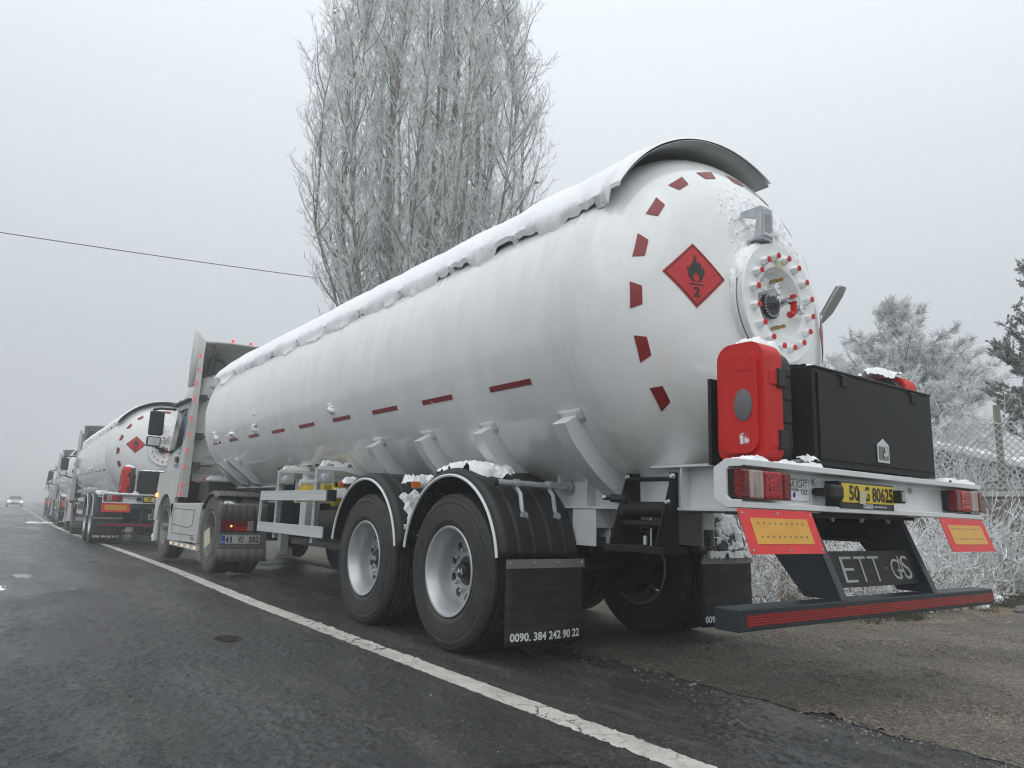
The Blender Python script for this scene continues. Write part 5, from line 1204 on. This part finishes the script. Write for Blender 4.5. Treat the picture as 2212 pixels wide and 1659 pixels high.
# ================================================================== pine and spruce
def needles(tufts, n, L, w, droop=0.0):
    C = np.array([t[0] for t in tufts]); D = np.array([t[1] for t in tufts]); D /= np.linalg.norm(D, axis=1, keepdims=True)
    m = len(C); base = np.repeat(C, n, 0)+np.repeat(D, n, 0)*rng.uniform(-.10, .06, (m*n, 1)); d = np.repeat(D, n, 0)+rng.normal(size=(m*n, 3))*.62
    d[:, 2] += .12-droop; d /= np.linalg.norm(d, axis=1, keepdims=True); l = L*rng.uniform(.6, 1.15, (m*n, 1))
    s_ = np.cross(d, rng.normal(size=(m*n, 3))); s_ /= np.linalg.norm(s_, axis=1, keepdims=True)
    V = np.stack([base-s_*w*.5, base+s_*w*.5, base+d*l+s_*w*.35, base+d*l-s_*w*.35], 1).reshape(-1, 3)
    return V, np.arange(m*n*4).reshape(-1, 4)
def conifer(name, cx, cy, z0, H, prof, label, mt, ntier, tlen, nn, L, w, wh=5, start=.1, droop=0., snow=False):
    T = thing(name, (cx, cy, z0), label, 'tree'); tufts = []; br = []
    b = MB(); b.tube([(cx, cy, z0-.3), (cx+.05, cy, z0+H*.5), (cx, cy, z0+H*.97)], [.16, .10, .02], 10); b.build('trunk', 'bark', T)
    for k in range(ntier):
        t = start+(1-start)*(k+random.random()*.5)/ntier; z = H*t; R0 = np.interp(t, [p[0] for p in prof], [p[1] for p in prof])
        for j in range(wh if t < .85 else 4):
            az = random.uniform(0, 2*PI); Ln = R0*random.uniform(.72, 1.12); el = random.uniform(.15, .5)+(.5 if t > .8 else 0)-droop
            pts = [np.array([0, 0, z])]; d = np.array([math.cos(az)*math.cos(el), math.sin(az)*math.cos(el), math.sin(el)])
            for s_ in range(5): d = d+np.array([random.gauss(0, .06), random.gauss(0, .06), .09]); d /= np.linalg.norm(d); pts.append(pts[-1]+d*Ln/5)
            P = np.array(pts); br.append((P, np.linspace(.03, .009, 6)))
            nt_ = max(5, int(Ln*7))
            for q in range(nt_):
                tt = .30+.70*(q+random.random())/nt_; i = min(int(tt*5), 4); fr = tt*5-i; p = P[i]*(1-fr)+P[i+1]*fr
                sd = rng.normal(size=3)*np.array([1, 1, .55]); sd /= np.linalg.norm(sd); e_ = tlen*random.uniform(.3, 1)*(1.15-.6*tt); tip = p+sd*e_*Ln*.45+np.array([0, 0, .10*e_])
                br.append((np.array([p, p*.75+tip*.25, p*.5+tip*.5, p*.35+tip*.65, p*.15+tip*.85, tip]), np.linspace(.012, .006, 6)))
                for f_ in (.35, .65, 1.0):
                    qv = p*(1-f_)+tip*f_; tufts.append((qv+rng.normal(size=3)*.03, (tip-p)/(np.linalg.norm(tip-p)+1e-6)*.7+d*.4+np.array([0, 0, .35])))
            tufts.append((P[-1], d))
    V, F = nptubes(np.array([p for p, r in br]), np.array([r for p, r in br]), 3); npmesh('branch', V, F, 'bark', T, 'stuff')
    V, F = needles(tufts, nn, L, w, droop*.4); npmesh('foliage', V, F, mt, T, 'stuff')
    if snow:
        V, F = needles([t for t in tufts if random.random() < .12], 8, L*.7, w*3, 0); V[:, 2] += .02; npmesh('snow_on_sprays', V, F, 'snow', T, 'stuff')
    return T
conifer('pine_tree', 17.9, 8.2, -.05, 7.5, [(0, 2.3), (.2, 3.4), (.4, 3.2), (.6, 2.5), (.75, 1.8), (.9, .95), (1, .3)], 'frosted grey pine tree rising behind the black tool box', 'needle', 24, .62, 20, .17, .015, wh=7, start=.14)
conifer('spruce_tree', 11.38, 1.98, -.05, 7.2, [(0, 1.2), (.2, 1.75), (.5, 1.5), (.75, .85), (1, .15)], 'dark conifer with dabs of snow cut off by the right edge of the photo', 'spruce', 28, .7, 24, .065, .016, wh=7, start=.32, droop=.1, snow=True)

def shrub(cx, cy, z0, H, n, label, W=1.2, name='bare_shrub', seed=0, r=.008):
    T = thing(name, (cx, cy, z0), label, 'shrub', 'bare frosted shrubs along the verge'); A = []; B = []
    rg = np.random.default_rng(seed)
    for k in range(n):
        az = rg.uniform(0, 2*PI); th = rg.uniform(.1, .8)*W*.6; d = np.array([math.cos(az)*math.sin(th), math.sin(az)*math.sin(th), math.cos(th)]); pts = [np.array([math.cos(az)*.1, math.sin(az)*.1, 0])]; Ln = H*rg.uniform(.6, 1.1)
        for s_ in range(7): d = d+rg.normal(size=3)*.13; d /= np.linalg.norm(d); pts.append(pts[-1]+d*Ln/7)
        P = np.array(pts); A.append((P, np.linspace(r*1.6, r*.6, 8)))
        for q in range(9):
            i = rg.integers(2, 7); d2 = d*.6+rg.normal(size=3)*.6; d2 /= np.linalg.norm(d2); p = P[i]; l2 = H*rg.uniform(.12, .4); Q = [p]
            for s_ in range(4): d2 = d2+rg.normal(size=3)*.18+np.array([0, 0, .08]); d2 /= np.linalg.norm(d2); Q.append(Q[-1]+d2*l2/4)
            Q = np.array(Q); B.append((Q, np.linspace(r*.8, r*.5, 5)))
            for z in range(3):
                d3 = d2+rg.normal(size=3)*.7; d3 /= np.linalg.norm(d3); s0 = Q[rg.integers(1, 4)]; l3 = l2*.4; B.append((np.array([s0, s0+d3*l3*.25, s0+d3*l3*.5, s0+(d3+np.array([0, 0, .1]))*l3*.75, s0+(d3+np.array([0, 0, .2]))*l3]), np.linspace(r*.65, r*.45, 5)))
    V, F = nptubes(np.array([p for p, r_ in A]), np.array([r_ for p, r_ in A]), 4); npmesh('stem', V, F, 'twig', T, 'stuff')
    V, F = nptubes(np.array([p for p, r_ in B]), np.array([r_ for p, r_ in B]), 3); npmesh('twig', V, F, 'twig', T, 'stuff')
    return T
shrub(10.4, 3.0, 0, 2.8, 15, 'tangled frosted shrub behind the chain-link fence at the right edge', 1.3, seed=1)
shrub(9.6, 3.7, 0, 3.1, 14, 'thin tall frosted shrub poking above the fence beside the dark tool box', .5, seed=2)

# ================================================================== wall, fence, house
W_X = 8.7
T = thing('garden_wall', (W_X, 10, 0), 'low pebbledash wall with a frosty coping under the chain-link fence', 'wall')
b = MB(); b.box(W_X, W_X+.2, 1.2, 34, -.3, 1.42); b.build('wall_face', 'conc', T)
b = MB(); b.box(W_X-.04, W_X+.24, 1.16, 34, 1.42, 1.50); b.build('coping', 'coping', T, bevel=.01)
T = thing('chain_link_fence', (W_X+.1, 10, 1.5), 'chain-link fence on the wall, its wire thick with frost', 'fence')
for y in (2.55, 4.6, 6.9, 9.4, 12):
    b = MB(); b.box(W_X+.06, W_X+.14, y-.04, y+.04, 1.5, 2.85 if y < 3 else 2.7); b.build('post', 'wood', T, bevel=.008)
segs = []; s_ = .105; z0, z1 = 1.53, 2.58; y0, y1 = 1.2, 14
n = int((y1-y0)/s_)
for k in range(-int((z1-z0)/s_)-1, n):
    for dr in (1, -1):
        ya = y0+k*s_; pa = (ya, z0) if dr > 0 else (ya, z1); pb = (ya+(z1-z0), z1) if dr > 0 else (ya+(z1-z0), z0)
        if pa[0] < y0: t = (y0-pa[0])/(pb[0]-pa[0]); pa = (y0, pa[1]+(pb[1]-pa[1])*t)
        if pb[0] > y1: continue
        m_ = 9; tt = np.linspace(0, 1, m_); xo = W_X+.04+.006*dr
        segs.append(np.stack([np.full(m_, xo)+rng.normal(size=m_)*.003, pa[0]+(pb[0]-pa[0])*tt, pa[1]+(pb[1]-pa[1])*tt+rng.normal(size=m_)*.003], 1))
P = np.array(segs); V, F = nptubes(P, np.full(P.shape[:2], .0080), 4); npmesh('wire_mesh', V-np.array([W_X+.1, 10, 1.5]), F, 'wire', T, 'stuff')
for z in (1.56, 2.55):
    b = MB(); b.tube([(W_X+.03, 1.2, z), (W_X+.03, 14, z)], .006, 5); b.build('tension_wire', 'wire', T)
T = thing('shed_with_snowy_roof', (20, 8.6, 0), 'low dark shed with a snow-covered sloping roof beyond the chain-link fence', 'shed')
b = MB(); b.box(15.6, 21, 5.3, 12, 0, 2.55); b.build('wall', 'wall', T)
b = MB(); b.hexa([(15.0, 4.2, 2.25), (21.4, 4.2, 2.25), (21.4, 8.6, 3.55), (15.0, 8.6, 3.55)], [(15.0, 4.2, 2.42), (21.4, 4.2, 2.42), (21.4, 8.6, 3.74), (15.0, 8.6, 3.74)]); rf = b.build('roof', 'snow', T, bevel=.04)
b = MB(); b.hexa([(15.0, 8.6, 3.55), (21.4, 8.6, 3.55), (21.4, 13, 2.25), (15.0, 13, 2.25)], [(15.0, 8.6, 3.74), (21.4, 8.6, 3.74), (21.4, 13, 2.42), (15.0, 13, 2.42)]); b.build('roof', 'snow', T, bevel=.04)
b = MB(); b.prism([(4.5, 2.24), (8.6, 3.5), (12.7, 2.24)], 0, 15.58, 15.66); b.build('gable', 'wall', T)
for y in (6.3, 9.2):
    b = MB(); b.box(15.56, 15.6, y, y+1.0, 1.2, 2.1); w_ = b.build('window', 'wood', T); b = MB(); b.box(15.54, 15.56, y+.08, y+.92, 1.28, 2.02); b.build('pane', 'glass', w_)
# street lamp behind the tank
def pos(az, D): return (CAM.x+D*math.sin(R_(az)), CAM.y+D*math.cos(R_(az)))
x0, y0 = pos(59.6, 16.0); x1, y1 = pos(61.55, 15.6); xh, yh = pos(60.0, 15.95)
T = thing('street_lamp', (x0, y0, 0), 'grey street lamp head on its pole showing beside the tank, an icicle hanging', 'street lamp')
b = MB(); b.tube([(x0, y0, -.05), (x0, y0, 4.8), (xh, yh, .935+.262*16)], [.08, .06, .03], 10); b.build('pole', 'zinc', T)
A = Vector((xh, yh, .935+.258*16)); B = Vector((x1, y1, .935+.306*15.6)); D = (B-A).normalized(); Sd = D.cross(Vector((0, 0, 1))).normalized(); Up = Sd.cross(D)
b = MB(); sec = [(0, .03, .03), (.12, .06, .05), (.3, .11, .07), (.75, .12, .075), (.97, .10, .06), (1, .07, .04)]
vs = []
for t, w, h in sec:
    c = A.lerp(B, t); vs += [c+Sd*w+Up*h*.3, c+Sd*w*.6+Up*h, c-Sd*w*.6+Up*h, c-Sd*w+Up*h*.3, c-Sd*w-Up*h*.5, c+Sd*w-Up*h*.5]
b.add(vs, [(i*6+k, i*6+(k+1) % 6, (i+1)*6+(k+1) % 6, (i+1)*6+k) for i in range(5) for k in range(6)]+[tuple(range(6)), tuple(range(30, 36))]); b.build('lamp_head', 'lgrey', T, bevel=.01)
b = MB(); b.tube([A+Vector((0, 0, -.02)), A+Vector((.01, 0, -.25)), A+Vector((0, 0, -.45))], [.014, .008, .002], 6); b.build('icicle', 'snow', T)
b = MB(); b.surf(lambda u, v: tuple(A.lerp(B, .15+.8*u)+Sd*(.10*(2*v-1))+Up*(.075+.03*math.sin(PI*u)*math.sin(PI*v))), 10, 6); b.build('snow_cap', 'snow', T)
# overhead cable
xa, ya = pos(-8, 22.6); xb, yb = pos(20.43, 23.5); xc, yc = pos(60, 34)
pts = []
A = Vector((*pos(-.74, 22), .935+22*.3033)); B = Vector((*pos(20.43, 23.6), .935+23.6*.3132)); Dv = B-A
for i in range(41):
    t = -1.6+4.2*i/40; p = A+Dv*t; p.z = A.z+(B.z-A.z)*t+.035*(t-0)*(t-1)*3; pts.append(p)
b = MB(); b.tube(pts, .012, 6); o = b.build('overhead_cable', 'cable', None); tagp(o, 'thin black overhead cable crossing the pale sky left of the poplar', 'cable')

# ================================================================== verge vegetation (uncountable)
def weeds(n, region, h0, h1, name, m, r=.0045, br=6, seed=3, clump=.5, bend=.13):
    rg = np.random.default_rng(seed); base = []
    while len(base) < n:
        x, y = region(rg)
        if fbm(x*.9+seed, y*.9, .3)+clump*rg.uniform(0, 1) > .12: base.append((x, y))
    base = np.array(base); n = len(base); h = rg.uniform(h0, h1, n)*(.65+.7*np.array([max(0, .5+fbm(x*.6, y*.6, 5)) for x, y in base]))
    d = rg.normal(size=(n, 3))*np.array([.28, .28, 0])+np.array([0, 0, 1]); P = np.zeros((n, 6, 3)); P[:, 0, :2] = base; P[:, 0, 2] = [gz(y)-.02 for y in base[:, 1]]
    for k in range(1, 6):
        d = d+rg.normal(size=(n, 3))*np.array([bend, bend, bend*.3])*.8; d /= np.linalg.norm(d, axis=1, keepdims=True); P[:, k] = P[:, k-1]+d*(h/5)[:, None]
    parts = [nptubes(P, np.linspace(r*1.3, r*.8, 6)[None].repeat(n, 0), 3)]
    if br:
        i0 = rg.integers(1, 5, (n, br)); start = P[np.arange(n)[:, None], i0].reshape(-1, 3); dd = rg.normal(size=(n*br, 3))*np.array([1, 1, .6])+np.array([0, 0, .65]); dd /= np.linalg.norm(dd, axis=1, keepdims=True)
        L = (h[:, None].repeat(br, 1).reshape(-1)*rg.uniform(.12, .38, n*br))[:, None]; Q = np.stack([start, start+dd*L*.35, start+(dd*.7+np.array([0, 0, .12]))*L*.8, start+(dd*.95+np.array([0, 0, .18]))*L], 1)
        parts.append(nptubes(Q, np.full((n*br, 4), r*.8), 3))
        m2 = 2; st = Q[:, 2].repeat(m2, 0); dd = rg.normal(size=(len(st), 3))+np.array([0, 0, .35]); dd /= np.linalg.norm(dd, axis=1, keepdims=True); l = rg.uniform(.03, .10, (len(st), 1))
        Q2 = np.stack([st, st+dd*l*.5, st+dd*l], 1); parts.append(nptubes(Q2, np.full((len(st), 3), r*.85), 3))
    V, F = join(parts); o = npmesh(name, V, F, m, None, 'stuff')
    return o
def regA(rg):
    x = rg.uniform(2.7, 8.6); y = rg.uniform(1.7, 8.5)**1.0
    while y < vb(x)+.35+.2*fbm(x*1.3, 7.7): y = rg.uniform(1.7, 8.5)
    return x, y
def regN(rg):
    x = rg.uniform(2.6, 8.6); return x, vb(x)+.30+abs(rg.normal())*.8
def regB(rg): y = rg.uniform(8, 60); return 1.6+lx(y)+rg.uniform(2.8, 8.6), y
o = weeds(1050, regA, .40, 1.12, 'frosted_weeds', 'weed', .0072, 6, 3); tagp(o, 'white frosted weeds and stalks covering the verge behind the bumper', 'weeds')
o = weeds(800, regN, .18, .60, 'frosted_weeds', 'weed', .0058, 5, 11); tagp(o, 'lower frosted plants at the near edge of the verge', 'weeds')
o = weeds(700, regB, .4, 1.1, 'frosted_weeds', 'weed', .012, 2, 5); tagp(o, 'distant frosted weeds along the verge behind the queue', 'weeds')
o = weeds(2600, regN, .10, .32, 'dry_grass', 'straw', .0032, 0, 8, bend=.5); tagp(o, 'short straw coloured grass under the frosted weeds', 'grass')
o = weeds(3200, regA, .25, .70, 'dry_grass', 'straw', .0048, 0, 15, bend=.5); tagp(o, 'tall straw coloured grass among the frosted weeds', 'grass')
def regG(rg): x = rg.uniform(3.0, 8); return x, vb(x)+.02+abs(rg.normal())*.25
o = weeds(1800, regG, .05, .16, 'green_grass', 'grass', .003, 0, 9, bend=.5, clump=.3); tagp(o, 'dull green grass tufts at the gravel edge', 'grass')
o = weeds(130, lambda rg: (rg.uniform(5.6, 8.4), vb(7)+.25+abs(rg.normal())*.7), .7, 1.35, 'frosted_weeds', 'weed', .0068, 8, 41, clump=1.); tagp(o, 'tall branching frosted weeds in front of the wall at the right edge', 'weeds')
# left verge of the road far away
def regL(rg): y = rg.uniform(60, 160); return lx(y)-8.5-abs(rg.normal())*4, y
o = weeds(500, regL, .4, .9, 'frosted_weeds', 'weed', .025, 1, 21); tagp(o, 'pale weeds on the far side of the road in the fog', 'weeds')

def blobs(n, region, s0, s1, flat, m, name, seed, label, cat, sub=0):
    rg = np.random.default_rng(seed); V = []; F = []
    base = np.array([(1, 0, 0), (.3, .95, 0), (-.8, .6, 0), (-.8, -.6, 0), (.3, -.95, 0), (.55, .1, .8), (-.2, .5, .85), (-.35, -.45, .8)], float)
    fc = [(0, 1, 5), (1, 6, 5), (1, 2, 6), (2, 3, 7), (2, 7, 6), (3, 4, 7), (4, 0, 5), (4, 5, 7), (5, 6, 7)]
    k = 0
    for i in range(n):
        x, y = region(rg); s_ = rg.uniform(s0, s1)*(1 if rg.uniform() < .93 else 1.8); a = rg.uniform(0, 2*PI); c, sn = math.cos(a), math.sin(a)
        P = base*(1+rg.normal(size=base.shape)*.18)*s_; P[:, 2] *= flat; Q = P.copy(); Q[:, 0] = P[:, 0]*c-P[:, 1]*sn+x; Q[:, 1] = P[:, 0]*sn+P[:, 1]*c+y; Q[:, 2] = P[:, 2]+gz(y)
        V.append(Q); F += [(p+k, q+k, r+k) for p, q, r in fc]; k += 8
    o = npmesh(name, np.concatenate(V), np.array(F), m, None, 'stuff'); return tagp(o, label, cat)
def rg1(rg): x = rg.uniform(.0, 8); return x, rg.uniform(-2.5, 2.2)+0
def rg2(rg): return rg.uniform(-3.2, .4), rg.uniform(-1.2, 6)
blobs(9000, rg1, .003, .009, .8, 'pebble', 'pebbles', 31, 'loose pebbles on the gravel by the bumper', 'gravel')
blobs(900, rg1, .010, .020, .7, 'pebble', 'pebbles', 33, 'larger loose pebbles on the gravel by the bumper', 'gravel')
blobs(1500, lambda rg: (lambda y: (float(np.interp(y, yg_, jg))+rg.normal()*.16, y))(rg.uniform(-1.5, 3)), .003, .009, .8, 'pebble', 'pebbles', 37, 'loose pebbles strewn along the edge of the asphalt', 'gravel')
blobs(260, rg2, .003, .007, .8, 'pebble', 'pebbles', 34, 'specks of grit on the asphalt', 'gravel')
blobs(900, lambda rg: (lambda x: (x, vb(x)-.15+abs(rg.normal())*.4))(rg.uniform(2.6, 8.2)), .02, .05, .25, 'leaf', 'dead_leaves', 35, 'dead leaves lying at the edge of the verge', 'leaves')
for i, (x, y, s_) in enumerate(((3.05, 2.35, .16), (3.4, 2.2, .12), (2.85, 2.6, .12), (3.75, 2.35, .10), (2.75, 2.95, .14), (5.9, 1.45, .09), (3.2, 2.7, .2))):
    b = MB(); b.lathe([(0, -.4), (.7, -.3), (1, 0), (.8, .35), (.35, .6), (0, .62)], (0, 0, 0), 2, 14)
    b.v = [(x+s_*v[0]*(1+.35*nz(v[0]+i*3, v[1], v[2])), y+s_*v[1]*(.8+.35*nz(v[0], v[1]+i*5, v[2])), s_*v[2]*(.9+.4*nz(v[0]*2, v[1]*2, i))+.02) for v in b.v]
    o = b.build('stone', 'stone', None); tagp(o, ['grey stone half hidden in frosted weeds left of the bumper', 'small grey stone beside the larger one in the weeds', 'grey stone at the foot of the weeds by the rear wheel', 'stone near the bumper bracket among snowy tufts', 'stone behind the right mud flap', 'tan flat stone on the gravel edge at the right', 'largest stone in the weeds seen under the bumper'][i], 'stone', 'stones lying at the verge')
# snow lying between the plants
for i, (x, y, w, h, sd, lb) in enumerate(((3.6, 2.05, 1.3, .7, 3.1, 'patch of snow among weeds seen under the letter plate'), (5.6, 1.75, 2.2, .7, 4.4, 'snow patch on the grass right of the bumper end'), (2.75, 2.5, .9, 1.1, 5.5, 'snow patch in the weeds beside the rear wheels'), (7.0, 2.2, 1.6, .9, 7.1, 'snow patch at the right edge below the wall'))):
    o = snow_patch(lambda u, v: ((x+w*u, y+h*v+.06*w*u, .01+.05*nz(x+u*3, y+v*3)), (0, 0, 1)), 70, 45, .09, sd, None, 'snow_patch', cover=.10, freq=(w*4, h*5), edge=.2)
    if o: tagp(o, lb, 'snow')
def roadsnow(x, y, w, h, sd, lb, t=.02, cov=.1):
    o = snow_patch(lambda u, v: ((x+w*u, y+h*v, gz(y+h*v)+.004), (0, 0, 1)), 40, 40, t, sd, None, 'snow_patch', cover=cov, freq=(3, 4), edge=.3)
    if o: tagp(o, lb, 'snow')
roadsnow(-1.95, 37, 1.3, 1.6, 2.7, 'crumbled snow across the lane beside the second tanker', .05, .12)
roadsnow(-3.72, 7.2, .20, .6, 3.9, 'thin icy patch at the left edge of the photo', .004, .2)

# ================================================================== haze
b = MB(); b.box(-260, 260, -70, 460, -1.5, 23.5)
hz = b.build('haze', 'black', None, smooth=False); hz['kind'] = 'stuff'; tagp(hz, 'pale freezing fog filling the air over the road', 'haze')
m = bpy.data.materials.new('fog'); m.use_nodes = True; n = m.node_tree; n.nodes.clear()
o_ = n.nodes.new('ShaderNodeOutputMaterial'); pv = n.nodes.new('ShaderNodeVolumePrincipled')
pv.inputs['Color'].default_value = (.97, .985, 1.0, 1); pv.inputs['Density'].default_value = 0.0063; pv.inputs['Anisotropy'].default_value = .2
n.links.new(pv.outputs[0], o_.inputs['Volume']); hz.data.materials.clear(); hz.data.materials.append(m)
for o in bpy.data.objects:
    if '_o' in o: del o['_o']
